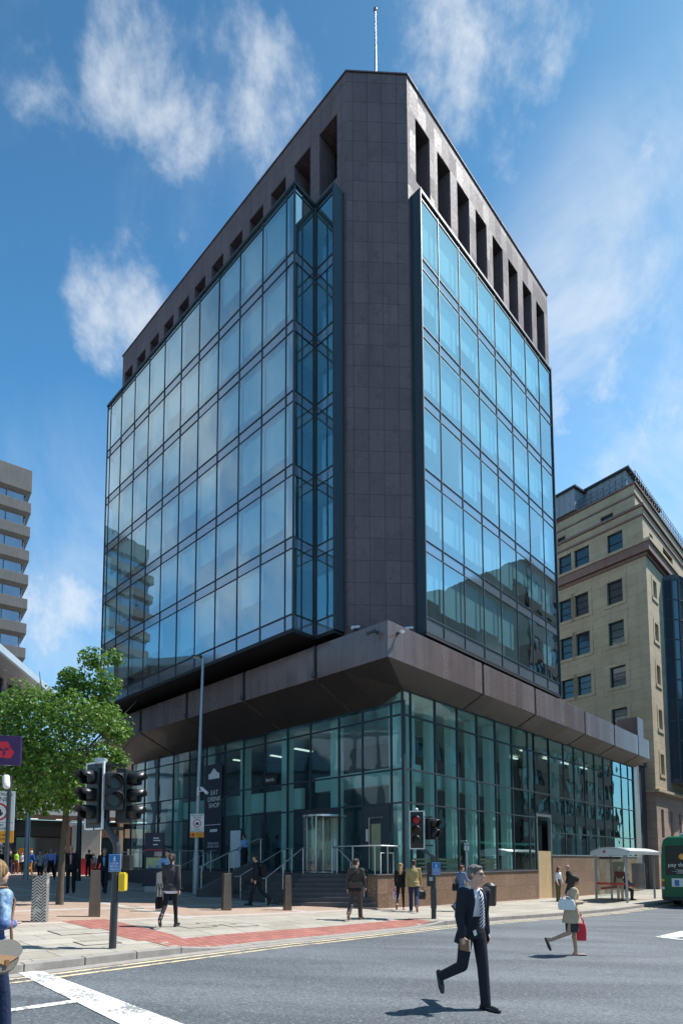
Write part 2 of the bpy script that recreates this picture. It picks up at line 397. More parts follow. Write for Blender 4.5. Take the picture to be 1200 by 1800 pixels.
M['tactile'] = stone('red_tactile_paving', (.33, .135, .11), (.44, .18, .145), (.20, .08, .065), .2, .2, .012, 0, .1, 40, .8, .3, .25, .3, True, -ANG)
M['kerbstone'] = mat('granite_kerb', (.30, .275, .25), .8, 0, .25, 5, .3, 40)
def paint(name, c, wear):
    m, t, b, out = new_mat(name); co = t.new('ShaderNodeTexCoord').outputs['Object']
    n = t.noise(co, 26, 5, .7); n2 = t.noise(co, 2.3, 4, .6)
    f = t.math('MULTIPLY', t.ramp(t.math('ADD', t.math('MULTIPLY', n, .6), t.math('MULTIPLY', n2, .4)), .60 - wear, .66 - wear), .85)
    t.link(t.mix(f, c, (.13, .135, .14)), b.inputs['Base Color']); b.inputs['Roughness'].default_value = .65
    t.link(t.bump(t.noise(co, 90, 3, .7), .3, .01), b.inputs['Normal']); return m
M['paint'] = paint('worn_white_paint', (.80, .80, .77), .105); M['ypaint'] = paint('worn_yellow_paint', (.72, .58, .34), .10)

# plaza: setts with a large pale band grid
pm = M['setts']; t_ = NT(pm.node_tree); bs = next(n for n in t_.n if n.type == 'BSDF_PRINCIPLED')
old = bs.inputs['Base Color'].links[0].from_socket
mp = t_.new('ShaderNodeMapping'); mp.inputs['Rotation'].default_value = (0, 0, -ANG); mp.inputs['Location'].default_value = (.7, .9, 0)
co = t_.new('ShaderNodeTexCoord').outputs['Object']; t_.link(co, mp.inputs[0])
gridb = brick(t_, mp.outputs[0], (0, 0, 0), (0, 0, 0), (1, 1, 1), 4.6, 2.9, .16)
t_.link(t_.mix(t_.math('MULTIPLY', gridb.outputs[1], .8), old, (.44, .42, .40)), bs.inputs['Base Color'])

AX = frange(-140, -30, 8) + frange(-28, 32, .5) + frange(36, 140, 8)
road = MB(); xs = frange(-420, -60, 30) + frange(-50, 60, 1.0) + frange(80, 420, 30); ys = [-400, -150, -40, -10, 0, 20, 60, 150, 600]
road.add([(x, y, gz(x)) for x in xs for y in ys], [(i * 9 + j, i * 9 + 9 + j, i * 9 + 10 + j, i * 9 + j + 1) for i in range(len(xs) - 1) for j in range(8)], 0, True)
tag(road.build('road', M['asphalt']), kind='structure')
FB = -.3
sheet('pavement', AX, lambda a: (kerb_b(a) + .16, FB if kerb_b(a) < -1 else FB), 10, pave_z, M['flags'])
sheet('plaza_paving', AX, lambda a: (FB, 60), 14, pave_z, M['setts'])
kb = MB(); n = 0
for a0, a1 in zip(frange(-40, 120, .92), frange(-40, 120, .92)[1:]):
    a1 -= .012; vs = []
    for a in (a0, a1):
        kk = kerb_b(a)
        for bb, top in ((kk, 0), (kk, 1), (kk + .17, 1), (kk + .17, 0)):
            p = W(a, bb); z = pave_z(p, a, kk + .05) + .004 if top else gz(p.x) - .1
            vs.append((p.x, p.y, z))
    kb.add(vs, [(0, 1, 2, 3), (7, 6, 5, 4), (0, 4, 5, 1), (1, 5, 6, 2), (2, 6, 7, 3)])
tag(kb.build('kerb', M['kerbstone'], bev=.012), kind='structure')
# tactile crossing: strip along the kerb and a stem back towards the building line
def strip(name, a0, a1, f0, f1, m, extra, zf=None, step=.5, nb=2):
    return sheet(name, frange(a0, a1, step), lambda a: (f0(a), f1(a)), nb, zf or (lambda p, a, b: gz(p.x)), m, extra)
strip('tactile_paving', -12.6, -3.6, lambda a: kerb_b(a) + .2, lambda a: kerb_b(a) + 1.0, M['tactile'], .005, pave_z)
strip('tactile_paving', -12.75, -11.7, lambda a: kerb_b(a) + 1.0, lambda a: .2, M['tactile'], .0055, pave_z, .35, 8)
# road paint
for o0, w in ((.30, .085), (.52, .085)):
    strip('yellow_line', -15.6, 60, lambda a: kerb_b(a) - o0 - w, lambda a: kerb_b(a) - o0, M['ypaint'], .005, nb=1)
strip('channel_strip', -40, 60, lambda a: kerb_b(a) - .24, lambda a: kerb_b(a) - .005, M['kerbstone'], .003, nb=1)
def quadmark(name, pts, m, extra=.008):
    P = [V((p[0], p[1], 0)) for p in pts]; vs = []
    for i in range(9):
        for j in range(3):
            q = P[0].lerp(P[1], i / 8).lerp(P[3].lerp(P[2], i / 8), j / 2); vs.append((q.x, q.y, gz(q.x) + extra))
    return tag(MB().add(vs, [(i * 3 + j, i * 3 + 3 + j, i * 3 + 4 + j, i * 3 + j + 1) for i in range(8) for j in range(2)]).build(name, m), kind='structure')
def rd(u, v): q = spot(u, v, 0); return (q.x, q.y)
quadmark('stop_line', [(-4.01, 8.58), (-.33, 5.30), (-1.04, 5.16), (-4.37, 8.49)], M['paint'])
quadmark('lane_line', [rd(160, 1754), rd(163, 1759), (-5.6, 4.12), (-5.66, 4.19)], M['paint'])
for a in frange(4.2, 40, 2.9): quadmark('lane_dash', [tuple(W(a, -9.0)[:2]), tuple(W(a + 1.5, -9.0)[:2]), tuple(W(a + 1.5, -8.9)[:2]), tuple(W(a, -8.9)[:2])], M['paint'])
for a in frange(20, 50, 2.0): quadmark('bay_dash', [tuple(W(a, -8.2)[:2]), tuple(W(a + 1.0, -8.2)[:2]), tuple(W(a + 1.0, -8.1)[:2]), tuple(W(a, -8.1)[:2])], M['paint'])
p0, p1, p2 = V((*rd(1150, 1647), 0)), V((*rd(1215, 1633), 0)), V((*rd(1230, 1656), 0))
quadmark('hatch_line', [p0, p1, p1 + V((.25, -.45, 0)), p0 + V((.55, -.10, 0))], M['paint']); quadmark('hatch_line', [p0, p0 + V((.3, -.02, 0)), p2, p2 + V((0, -.2, 0))], M['paint'], .010)
# utility covers set in the paving
def cover(u, v, w, d, m):
    q = spot(u, v); a, b = ab(q); mb = MB()
    c = [W(a + x, b + y) for x, y in ((-w, -d), (w, -d), (w, d), (-w, d))]; i_ = [W(a + x, b + y) for x, y in ((-w + .03, -d + .03), (w - .03, -d + .03), (w - .03, d - .03), (-w + .03, d - .03))]
    vs = [(p.x, p.y, pave_z(p) + .006) for p in c + i_]
    mb.add(vs, [(0, 1, 5, 4), (1, 2, 6, 5), (2, 3, 7, 6), (3, 0, 4, 7)], 0); mb.add(vs[4:], [(0, 1, 2, 3)], 1)
    tag(mb.build('utility_cover', [M['blackp'], m]), kind='structure')
for u, v, w, d in ((144, 1638, .55, .35), (345, 1628, .4, .3), (380, 1624, .4, .3), (420, 1626, .4, .3), (172, 1657, .35, .25), (230, 1596, .3, .3)): cover(u, v, w, d, M['flags'])
# ------------------------------------------------------------------ the office block (local x = along the street, local y = along the plaza front)
OFF = empty('office_building', (GX, GY, 0), ANG)
tag(OFF, 'seven storey plum granite office block with blue glass bays and glazed teal base', 'building')
ZT = [29.83, 26.62, 23.60, 20.54, 17.43, 14.40, 11.48]       # slab lines, top to bottom
ZB0 = 10.86; GB = .22
# granite: chamfer pier, end piers, penthouse ring with deep windows
g = MB()
g.prism([(-1.45, 1.57), (.46, -.2), (.70, -.2), (.70, .35), (-.95, 1.79), (-1.45, 1.79)], 10.2, 29.9)
g.prism([(-1.45, 19.92), (2, 19.92), (2, 21.7), (-1.45, 21.7)], 10.2, 29.9)
g.prism([(13.37, -.2), (14.3, -.2), (14.3, 2.5), (13.37, 2.5)], 10.2, 29.9)
outer = [(-1.45, 1.57), (.46, -.2), (14.3, -.2), (14.3, 21.7), (-1.45, 21.7)]
inner = [(-.35, 2.05), (.95, .9), (13.2, .9), (13.2, 20.6), (-.35, 20.6)]
def ringwall(mb, z0, z1, m=0):
    n = len(outer)
    vs = [(*p, z) for z in (z0, z1) for p in outer] + [(*p, z) for z in (z0, z1) for p in inner]; fs = []
    for i in range(n):
        j = (i + 1) % n
        fs += [(i, j, n + j, n + i), (2 * n + j, 2 * n + i, 3 * n + i, 3 * n + j), (n + i, n + j, 3 * n + j, 3 * n + i), (j, i, 2 * n + i, 2 * n + j)]
    mb.add(vs, fs, m)
ringwall(g, 29.9, 30.97); ringwall(g, 33.98, 35.4)
WL = [(2.1 + 1.655 * k, 3.17 + 1.655 * k) for k in range(12)]; WR = [(1.04 + 1.675 * k, 2.12 + 1.675 * k) for k in range(8)]
def piers(spans, lo, hi):
    e = [lo] + [q for s_ in spans for q in s_] + [hi]; return [(e[i], e[i + 1]) for i in range(0, len(e), 2)]
pl_, pr_ = piers(WL, 1.57, 21.7), piers(WR, .46, 14.3)
g.prism([(-1.45, 1.57), (.46, -.2), (pr_[0][1], -.2), (pr_[0][1], .9), (.95, .9), (-.35, pl_[0][1]), (-1.45, pl_[0][1])], 30.97, 33.98)
for b0, b1 in pl_[1:]: g.box(-1.45, -.35, b0, b1, 30.97, 33.98)
for a0, a1 in pr_[1:]: g.box(a0, a1, -.2, .9, 30.97, 33.98)
g.box(13.2, 14.3, 1.2, 21.7, 30.97, 33.98); g.box(-.35, 13.2, 20.6, 21.7, 30.97, 33.98)
g.build('granite_cladding', M['granite'], OFF)
cp = MB(); 
for i in range(2): pass
cpo = [(-1.5, 1.55), (.44, -.25), (14.35, -.25), (14.35, 21.75), (-1.5, 21.75)]
cp.prism(cpo, 35.402, 35.46); cp.build('parapet_coping', M['granite'], OFF)
# penthouse windows
for i, (b0, b1) in enumerate(WL):
    w = MB().box(-.42, -.36, b0 - .02, b1 + .02, 30.9, 34.05).build('penthouse_window', M['winglass'], OFF)
    MB().box(-.48, -.43, b0, b0 + .06, 30.975, 33.975).box(-.48, -.43, b1 - .06, b1, 30.975, 33.975).box(-.47, -.425, b0 + .06, b1 - .06, 32.9, 32.97).build('window_frame', M['darkframe'], w)
for a0, a1 in WR:
    w = MB().box(a0 - .02, a1 + .02, .86, .93, 30.9, 34.05).build('penthouse_window', M['winglass'], OFF)
    MB().box(a0, a0 + .06, .80, .855, 30.975, 33.975).box(a1 - .06, a1, .80, .855, 30.975, 33.975).box(a0 + .06, a1 - .06, .81, .85, 32.9, 32.97).build('window_frame', M['darkframe'], w)
# floors, core and ceilings behind the glass
foot = [(-3.0, 2.98), (-3.0, 19.72), (13.9, 19.72), (13.9, -.48), (.8, -.48), (.8, .40), (-.85, 1.9), (-1.82, 1.9), (-1.82, 2.98)]
fl = MB()
for z in ZT[:-1]: fl.prism(foot, z - GB, z + GB)
fl.prism(foot, 10.9, 11.46); fl.build('floor_slab', M['pale_wall'], OFF)
MB().prism([(3.6, 4.6), (13.0, 4.6), (13.0, 19.4), (3.6, 19.4)], 10.3, 30.9).build('core_wall', M['pale_wall'], OFF)
cl_ = MB()
for z0, z1 in zip(ZT[1:], ZT):
    for b in frange(6, 18, 3): cl_.box(-.8, -.3, b - .25, b + .25, z0 + GB, z1 - GB)
    for a in frange(4, 12, 4): cl_.box(a - .25, a + .25, 1.2, 1.7, z0 + GB, z1 - GB)
cl_.build('interior_column', M['white_wall'], OFF)
rng = random.Random(3)
def bay(name, edges, P, mt, blinds=True, sides=(True, True)):
    """edges: mullion positions along the bay; P(u, d, z) maps along / depth behind glass / height to local xyz"""
    e0, e1 = edges[0], edges[-1]
    fr = MB()
    def bx(u0, u1, d0, d1, z0, z1, m=0):
        pts = [P(u, d, z) for z in (z0, z1) for d in (d0, d1) for u in (u0, u1)]
        fr.add(pts, [(0, 2, 3, 1), (4, 5, 7, 6), (0, 1, 5, 4), (1, 3, 7, 5), (3, 2, 6, 7), (2, 0, 4, 6)], m)
    for u in edges:
        w = .02 if u not in (e0, e1) else .035
        bx(u - w, u + w, -.006, .05, ZB0, ZT[0])
    for z in ZT[1:-1]:
        for zz in (z - GB - .03, z + GB): bx(e0 + .05, e1 - .05, -.004, .05, zz, zz + .03)
    for zz in (ZB0 - .02, ZT[-1] - .03, ZT[0] - .32): bx(e0 + .05, e1 - .05, -.004, .05, zz, zz + .05)
    bx(e0 - .06, e1 + .06, -.05, .16, ZT[0] - .06, ZT[0] + .06)
    o = fr.build(name, M['mullion'], OFF)
    for i, z in enumerate(ZT[1:-1]):
        mb = MB(); mb.add([P(e0, .03, z - GB), P(e1, .03, z - GB), P(e1, .03, z + GB + .02), P(e0, .03, z + GB + .02)], [(0, 1, 2, 3)])
        mb.build('spandrel_panel', M['spandrel'], o)
    mb = MB(); mb.add([P(e0, .03, ZB0), P(e1, .03, ZB0), P(e1, .03, ZT[-1]), P(e0, .03, ZT[-1])], [(0, 1, 2, 3)]); mb.build('spandrel_panel', M['spandrel'], o)
    for k, (z0, z1) in enumerate(zip(ZT[1:], ZT)):
        lo = z0 + (GB if k < 5 else 0); hi = z1 - (GB if k else .04)
        for u0, u1 in zip(edges, edges[1:]):
            t0, t1 = rng.uniform(-.004, .004), rng.uniform(-.004, .004)
            mb = MB(); mb.add([P(u0, .02 + t0, lo), P(u1, .02 - t0, lo), P(u1, .02 - t0 + t1, hi), P(u0, .02 + t0 + t1, hi)], [(0, 1, 2, 3)])
            pn = mb.build('window_pane', mt, o)
            if blinds and u1 - u0 > .9 and rng.random() < .86:
                q = lo + rng.choice((.62, .66, .7, .7, .75, .9, 1.3)) ; mb = MB()
                a0, a1 = P(u0 + .07, .22, q), P(u1 - .07, .26, hi - .12)
                mb.box(min(a0[0], a1[0]), max(a0[0], a1[0]), min(a0[1], a1[1]), max(a0[1], a1[1]), q, hi - .12)
                mb.build('roller_blind', M['blind'], pn)
    return o
LE = [2.90, 3.38, 4.93] + [6.53 + 1.643 * k for k in range(8)] + [19.45, 19.86]
bay('plaza_glass_bay', LE, lambda u, d, z: (-3.2 + d, u, z), M['glass_up'])
bay('return_glass_bay', [-3.16, -2.72, -2.06], lambda u, d, z: (u, 2.88 + d, z), M['glass_up'], False)
bay('slot_glass_bay', [1.82, 2.82], lambda u, d, z: (-2.0 + d, u, z), M['glass_up'], False)
bay('end_glass_bay', [-3.16, -1.5], lambda u, d, z: (u, 19.88 - d, z), M['glass_up'], False)
RE = [.70, 2.0] + [3.65 + 1.64 * k for k in range(6)] + [13.35]
bay('street_glass_bay', RE, lambda u, d, z: (u, -.65 + d, z), M['glass_right'])
mb = MB(); mb.box(.64, .69, -.70, -.18, ZB0 - .05, 29.92); mb.box(13.36, 13.42, -.70, -.18, ZB0 - .05, 29.92); mb.box(.70, 13.35, -.66, -.18, 29.86, 29.93)
mb.box(-2.04, -1.46, 1.72, 1.80, ZB0, 29.9); mb.build('bay_cheek', M['mullion'], OFF)
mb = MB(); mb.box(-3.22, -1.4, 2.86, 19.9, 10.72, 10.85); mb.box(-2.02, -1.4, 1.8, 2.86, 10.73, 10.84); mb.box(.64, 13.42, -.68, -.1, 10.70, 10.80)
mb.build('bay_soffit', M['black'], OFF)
MB().box(-3.2, -.1, 2.92, 19.86, 29.9, 29.98).build('bay_roof', M['mullion'], OFF)
# podium: roof, canopy segments, glazing, plinth
MB().prism([(-1.9, -.7), (27.3, -.7), (27.3, 20), (-1.9, 20)], 9.9, 10.3).build('podium_roof', M['granite_step'], OFF)
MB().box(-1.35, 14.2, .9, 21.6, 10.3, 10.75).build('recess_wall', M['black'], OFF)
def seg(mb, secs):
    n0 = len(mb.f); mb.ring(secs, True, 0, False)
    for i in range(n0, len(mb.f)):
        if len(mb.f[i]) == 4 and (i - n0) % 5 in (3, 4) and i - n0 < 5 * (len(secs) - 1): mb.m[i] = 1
secR = lambda a: [(a, -1, 9.02), (a, -1, 10.36), (a, .5, 10.36), (a, .5, 8.56), (a, 0, 8.52)]
def secL(b, zi=8.06): return [(-2.2, b, 9.02), (-2.2, b, 10.36), (.5, b, 10.36), (.5, b, zi + .04), (0, b, zi)]
mit = [(-2.2, -1, 9.02), (-2.2, -1, 10.36), (.5, .5, 10.36), (.5, .5, 8.56), (0, 0, 8.52)]
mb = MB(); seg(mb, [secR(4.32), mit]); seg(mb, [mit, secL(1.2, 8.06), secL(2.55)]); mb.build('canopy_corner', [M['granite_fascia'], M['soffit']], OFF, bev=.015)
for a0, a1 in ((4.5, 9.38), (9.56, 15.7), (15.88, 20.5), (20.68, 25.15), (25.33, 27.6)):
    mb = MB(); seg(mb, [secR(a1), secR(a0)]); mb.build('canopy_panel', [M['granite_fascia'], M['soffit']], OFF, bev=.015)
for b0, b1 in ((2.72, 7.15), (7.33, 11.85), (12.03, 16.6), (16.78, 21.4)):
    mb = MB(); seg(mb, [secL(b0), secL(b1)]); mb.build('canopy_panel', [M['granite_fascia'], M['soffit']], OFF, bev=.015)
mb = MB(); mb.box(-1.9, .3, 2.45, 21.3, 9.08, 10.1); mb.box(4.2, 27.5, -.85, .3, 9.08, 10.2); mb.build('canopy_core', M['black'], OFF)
for b in (2.64, 7.24, 11.94, 16.69):
    MB().tube([(-2.24, b + .03, 10.36), (-2.24, b + .03, 9.3), (-2.2, b + .03, 9.15)], .035, 8).box(-2.3, -2.15, b - .06, b + .14, 9.1, 9.28).build('rainwater_pipe', M['darkpole'], OFF)
mb = MB(); mb.box(25.5, 26.75, -.92, .4, 10.365, 11.75); mb.build('parapet_upstand', M['granite_fascia'], OFF, bev=.01)
mb = MB(); mb.box(27.18, 28.35, -.05, 1.2, -1.2, 9.0); mb.build('end_pier', M['granite_fascia'], OFF, bev=.01)
MB().box(28.36, 31.2, .35, 1.5, -1.2, 9.0).box(28.36, 31.2, .2, 1.4, 8.98, 9.3).build('recessed_bay', M['bluegrey'], OFF)
ZR = [1.37, 4.08, 5.40, 7.55, 8.52]
def shop(name, edges, rows, P, skip, top):
    fr = MB()
    def bx(u0, u1, d0, d1, z0, z1):
        pts = [P(u, d, z) for z in (z0, z1) for d in (d0, d1) for u in (u0, u1)]
        fr.add(pts, [(0, 2, 3, 1), (4, 5, 7, 6), (0, 1, 5, 4), (1, 3, 7, 5), (3, 2, 6, 7), (2, 0, 4, 6)])
    for u in edges: bx(u - .03, u + .03, -.012, .09, rows[0], top)
    for z in rows: bx(edges[0], edges[-1], -.010, .09, z - .03, z + .03)
    o = fr.build(name, M['mullion'], OFF)
    for i, (u0, u1) in enumerate(zip(edges, edges[1:])):
        for j, (z0, z1) in enumerate(zip(rows, rows[1:])):
            if (i, j) in skip: continue
            t0, t1 = rng.uniform(-.005, .005), rng.uniform(-.006, .006)
            mb = MB(); mb.add([P(u0, .03 + t0, z0), P(u1, .03 - t0, z0), P(u1, .03 - t0 + t1, z1), P(u0, .03 + t0 + t1, z1)], [(0, 1, 2, 3)])
            mb.build('shopfront_pane', M['glass_low'], o)
    return o
LB = [0, .63, 2.12, 3.45, 5.2, 6.75, 8.4, 10.1, 11.7, 13.4, 15.1, 16.8, 18.5, 20.2, 21.9]
PL = lambda u, d, z: (d, u, z)
PR = lambda u, d, z: (u, d, z)
shop('plaza_shopfront', LB, ZR[:4] + [8.08], PL, {(3, 0), (1, 0)}, 8.1)
mb = MB(); mb.add([(.03, 0, 8.08), (.03, 1.15, 8.08), (.03, .02, 8.5)], [(0, 1, 2)]); mb.build('corner_light', M['glass_low'], OFF)
shop('street_shopfront', [0, .51, 2.21, 3.9, 5.57, 7.25, 8.9, 10.63, 11.35], ZR, PR, set(), 8.52)
shop('street_shopfront', [13.15, 15.1, 16.6, 18.2, 19.8, 21.35, 22.9, 24.7, 26.1, 27.15], [2.14, 3.35, 5.36, 7.55, 8.52], PR, set(), 8.52)
shop('street_shopfront', [11.35, 13.15], [4.3, 5.40, 7.55, 8.52], PR, set(), 8.52)
# service door: dark opening over a plywood hoarding
mb = MB(); mb.box(11.38, 13.1, .5, .6, .2, 4.3); mb.build('door_opening', M['black'], OFF)
mb = MB(); mb.box(11.36, 11.44, -.04, .14, -.3, 4.3); mb.box(13.04, 13.12, -.04, .14, -.3, 4.3); mb.box(11.44, 13.04, -.03, .12, 4.16, 4.27); mb.build('door_frame', M['steel'], OFF)
MB().box(11.46, 13.02, -.02, .02, -.42, 2.33).build('plywood_hoarding', M['plywood'], OFF)
# plinth
mb = MB(); mb.prism([(-1.72, -.06), (11.36, -.06), (11.36, .30), (-1.3, .30), (-1.3, .42), (-1.72, .42)], -1.0, 1.28); mb.build('granite_plinth', M['granite_brown'], OFF, bev=.012)
mb = MB(); mb.prism([(-1.76, -.10), (0, -.10), (0, .36), (-1.76, .36)], 1.282, 1.33); mb.box(0, 11.36, -.10, .12, 1.282, 1.345); mb.build('plinth_coping', M['granite_step'], OFF, bev=.01)
mb = MB(); mb.box(13.12, 27.17, -.06, .4, -1.2, 2.08); mb.build('granite_plinth', M['granite_brown'], OFF, bev=.012)
mb = MB(); mb.box(13.12, 27.17, -.10, .12, 2.082, 2.12); mb.build('plinth_coping', M['steel'], OFF, bev=.01)
# ground floor interior
MB().prism([(.2, .2), (26.9, .2), (26.9, 20), (.2, 20)], 1.0, 1.33).build('lobby_floor', M['carpet'], OFF)
MB().prism([(.16, .16), (26.9, .16), (26.9, 20), (.16, 20)], 8.45, 8.9).build('lobby_ceiling', M['white_wall'], OFF)
mb = MB(); mb.box(7.5, 7.7, 5.5, 20, 1.34, 8.4); mb.box(7.7, 27, 5.5, 5.7, 1.34, 8.4); mb.box(.2, 27, 20, 20.2, 1.0, 8.9); mb.box(26.9, 27.1, .2, 20, 1.0, 8.9); mb.build('lobby_wall', M['dark_wall'], OFF)
for k, b in enumerate((.95, 4.25, 7.55, 10.85, 14.15, 17.45)): MB().box(.55, .95, b - .22, b + .22, 1.335, 8.44).build('lobby_column', M['white_wall'], OFF, bev=.01)
for a in (1.35, 2.9, 4.55, 6.25, 7.95, 9.6): MB().box(a - .24, a + .24, .6, .95, 1.335, 8.44).build('lobby_column', M['white_wall'], OFF, bev=.01)
for a in (14.2, 17.5, 20.8, 24.0): MB().box(a - .25, a + .25, 1.4, 1.9, 1.335, 8.44).build('lobby_column', M['pale_wall'], OFF, bev=.01)
mb = MB(); mb.box(1.3, 1.7, .4, 6.2, 5.05, 5.75); mb.box(1.7, 10.8, 1.15, 1.5, 5.05, 5.75); mb.box(.98, 1.2, 6.8, 19, 4.3, 5.3); mb.build('mezzanine_beam', M['white_wall'], OFF)
mb = MB(); mb.box(13.3, 26.8, 1.0, 5.4, 4.1, 5.3); mb.build('mezzanine_floor', M['dark_wall'], OFF)
for a, b, z in ((15, 2.2, 8.3), (18.5, 2.4, 8.3), (21, 2.3, 8.3), (24, 2.2, 8.3), (16.5, 3.8, 8.3), (2.8, 8.6, 7.6), (3.2, 11.0, 7.6), (2.6, 13.6, 7.6)):
    MB().box(a - .6, a + .6, b - .09, b + .09, z, z + .06).build('ceiling_strip_lamp', M['lamp_on'], OFF)
mb = MB()
for a0, a1 in ((1.2, 2.6), (3.0, 4.9), (6.3, 8.1)):
    for k in range(4): mb.box(a0, a1, .38 + .05 * k, .42 + .05 * k, 1.36 + .16 * k, 1.44 + .16 * k)
mb.build('bench_slats', M['brownwall'], OFF)
# doors on the plaza front
dr = empty('revolving_door'); dr.parent = OFF; dr.location = (-.05, 4.33, 1.33)
mb = MB(); n = 20
for s0, s1 in ((100, 205), (-25, 80)):
    pts = [(.86 * math.cos(R(s0 + (s1 - s0) * i / 10)), .86 * math.sin(R(s0 + (s1 - s0) * i / 10))) for i in range(11)]
    mb.add([(x, y, z) for x, y in pts for z in (.04, 2.38)], [(2 * i, 2 * i + 2, 2 * i + 3, 2 * i + 1) for i in range(10)], 0, True)
for q in (20, 110, 200, 290): c_, s_ = math.cos(R(q)) * .8, math.sin(R(q)) * .8; mb.add([(.0, 0, .08), (c_, s_, .08), (c_, s_, 2.3), (0, 0, 2.3)], [(0, 1, 2, 3)])
mb.build('door_glass', M['glass_clear'], dr)
mb = MB(); ring_ = lambda r, z0, z1: [(r * math.cos(2 * math.pi * i / 28), r * math.sin(2 * math.pi * i / 28)) for i in range(28)]
mb.prism(ring_(.9, 0, 0), 2.38, 2.46); mb.prism(ring_(.9, 0, 0), .005, .035)
for q in (100, 205, -25, 80): mb.cyl((.87 * math.cos(R(q)), .87 * math.sin(R(q)), .03), (.87 * math.cos(R(q)), .87 * math.sin(R(q)), 2.4), .028, n=8)
mb.cyl((0, 0, .03), (0, 0, 2.4), .03, n=8)
for q in (20, 110, 200, 290): mb.cyl((.8 * math.cos(R(q)), .8 * math.sin(R(q)), .08), (.8 * math.cos(R(q)), .8 * math.sin(R(q)), 2.3), .016, n=6)
mb.build('door_frame', M['steel'], dr)
MB().box(.02, .10, 3.48, 5.17, 3.84, 4.05).box(.0, .1, 5.0, 5.75, 1.36, 4.05).build('door_surround', M['mullion'], OFF)
d2 = MB().box(-.01, .06, .72, 2.08, 1.36, 4.04).build('side_door', M['mullion'], OFF)
MB().box(-.05, -.012, 1.15, 1.62, 1.42, 3.3).build('door_panel', mat('khaki_door', (.28, .30, .18), .5), d2)
MB().tube([(-.1, 1.68, 1.5), (-.1, 1.68, 3.55), (-.1, .98, 3.55)], .025, 8).build('door_pull', M['steel'], d2)
MB().box(-.05, -.012, 1.80, 1.9, 2.6, 3.1).build('door_notice', M['white'], d2)
d3 = MB().box(-.02, .05, 10.15, 11.25, 1.36, 3.45).build('side_door', M['mullion'], OFF)
MB().box(-.05, -.021, 10.22, 11.05, 1.45, 3.36).build('door_panel', M['pale_wall'], d3)
mb = MB(); mb.box(1.2, 1.25, .9, 1.45, 3.55, 3.85); mb.build('exit_sign', mat('exit_green', (.03, .25, .14), .4, emit=.4), OFF)
# terrace and the wrapping flight of steps, in world axes turned into the building's frame
def loc_ab(x, y): return ab(V((x, y, 0)))
st = MB()
TOPZ = 1.33; NS = 7
for k in range(NS + 1):
    z = TOPZ - .165 * k; yk = 22.95 - .30 * k; xl = -.75 - .124 * k
    Pl = V((xl, yk, 0)); aP, bP = ab(Pl); bend = 5.9
    poly = [ab(V((1.95, yk, 0))), (aP, bP), (aP, bend)]
    back = [(.02, bend), (.02, .3), ab(V((2.2, 22.6, 0)))]
    st.prism(poly + back, -.6, z - .001 * k)
st.build('entrance_steps', M['granite_step'], OFF, bev=.012)
ns = MB()
for k in range(NS):
    z = TOPZ - .165 * k; yk = 22.95 - .30 * k; xl = -.75 - .124 * k; aP, bP = ab(V((xl, yk, 0)))
    a2, b2 = ab(V((1.7, yk, 0)))
    q = [W(aP, bP), W(a2, b2)]
    ns.add([(aP - .002, bP, z + .004), (a2, b2 - .002, z + .004), (a2 + .045, b2 + .045, z + .004), (aP + .045, bP + .045, z + .004)], [(0, 1, 2, 3)])
    ns.add([(aP, bP, z + .004), (aP + .05, bP + .03, z + .004), (aP + .05, 5.88, z + .004), (aP, 5.88, z + .004)], [(0, 1, 2, 3)])
ns.build('step_nosing', mat('pale_nosing', (.30, .28, .27), .6), OFF)
MB().prism([(.01, 5.9), (-2.35, 5.9), (-2.35, 22), (.01, 22)], -.6, 1.325).build('terrace', M['granite_step'], OFF, bev=.012)
mb = MB(); cz = [(-2.3, 1.9), (-5.2, .72), (-5.2, -.3), (-2.3, -.3)]
mb.add([(a, b, z) for b in (5.92, 6.25) for a, z in cz], [(0, 1, 2, 3), (7, 6, 5, 4), (0, 4, 5, 1), (1, 5, 6, 2), (2, 6, 7, 3), (3, 7, 4, 0)]); mb.build('stair_cheek', M['granite_step'], OFF, bev=.01)
mb = MB()
for k in range(6): mb.box(-2.36 - .32 * (k + 1), -2.35 - .32 * k + .01, 6.26, 9.6, -.3, 1.325 - .15 * (k + 1))
mb.build('side_steps', M['granite_step'], OFF, bev=.01)
# banner fixed inside the shopfront
bn = MB().box(-.10, -.05, 11.78, 13.38, 2.2, 7.0).build('window_banner', M['navy'], OFF)
fL = lambda b, z, d=-.11: facing((d, b, z), (-1, 0, 0))
wl = mat('banner_white', (.75, .77, .78), .6, 0, .02)
text('banner_lettering', 'EAT\nDRINK\nSHOP', .36, wl, bn, fL(12.45, 5.1), sx=1.1)
MB().add([(-.112, 12.0, 6.2), (-.112, 13.0, 6.2), (-.112, 13.0, 6.5), (-.112, 12.85, 6.5), (-.112, 12.5, 6.78), (-.112, 12.15, 6.5), (-.112, 12.0, 6.5)], [tuple(range(7))]).build('banner_emblem', wl, bn); MB().box(-.113, -.102, 11.85, 13.3, 3.72, 3.75).build('banner_rule', wl, bn); MB().box(-.113, -.102, 12.15, 12.8, 3.35, 3.5).build('banner_patch', wl, bn)
text('banner_lettering', 'PERMANENT\nLEISURE UNIT', .17, wl, bn, fL(12.5, 2.65), sx=1.05)
hs = MB().box(-.10, -.05, 7.42, 8.3, 5.48, 5.92).build('agent_sign', M['blackp'], OFF); text('sign_lettering', 'harris', .26, wl, hs, fL(7.86, 5.70))
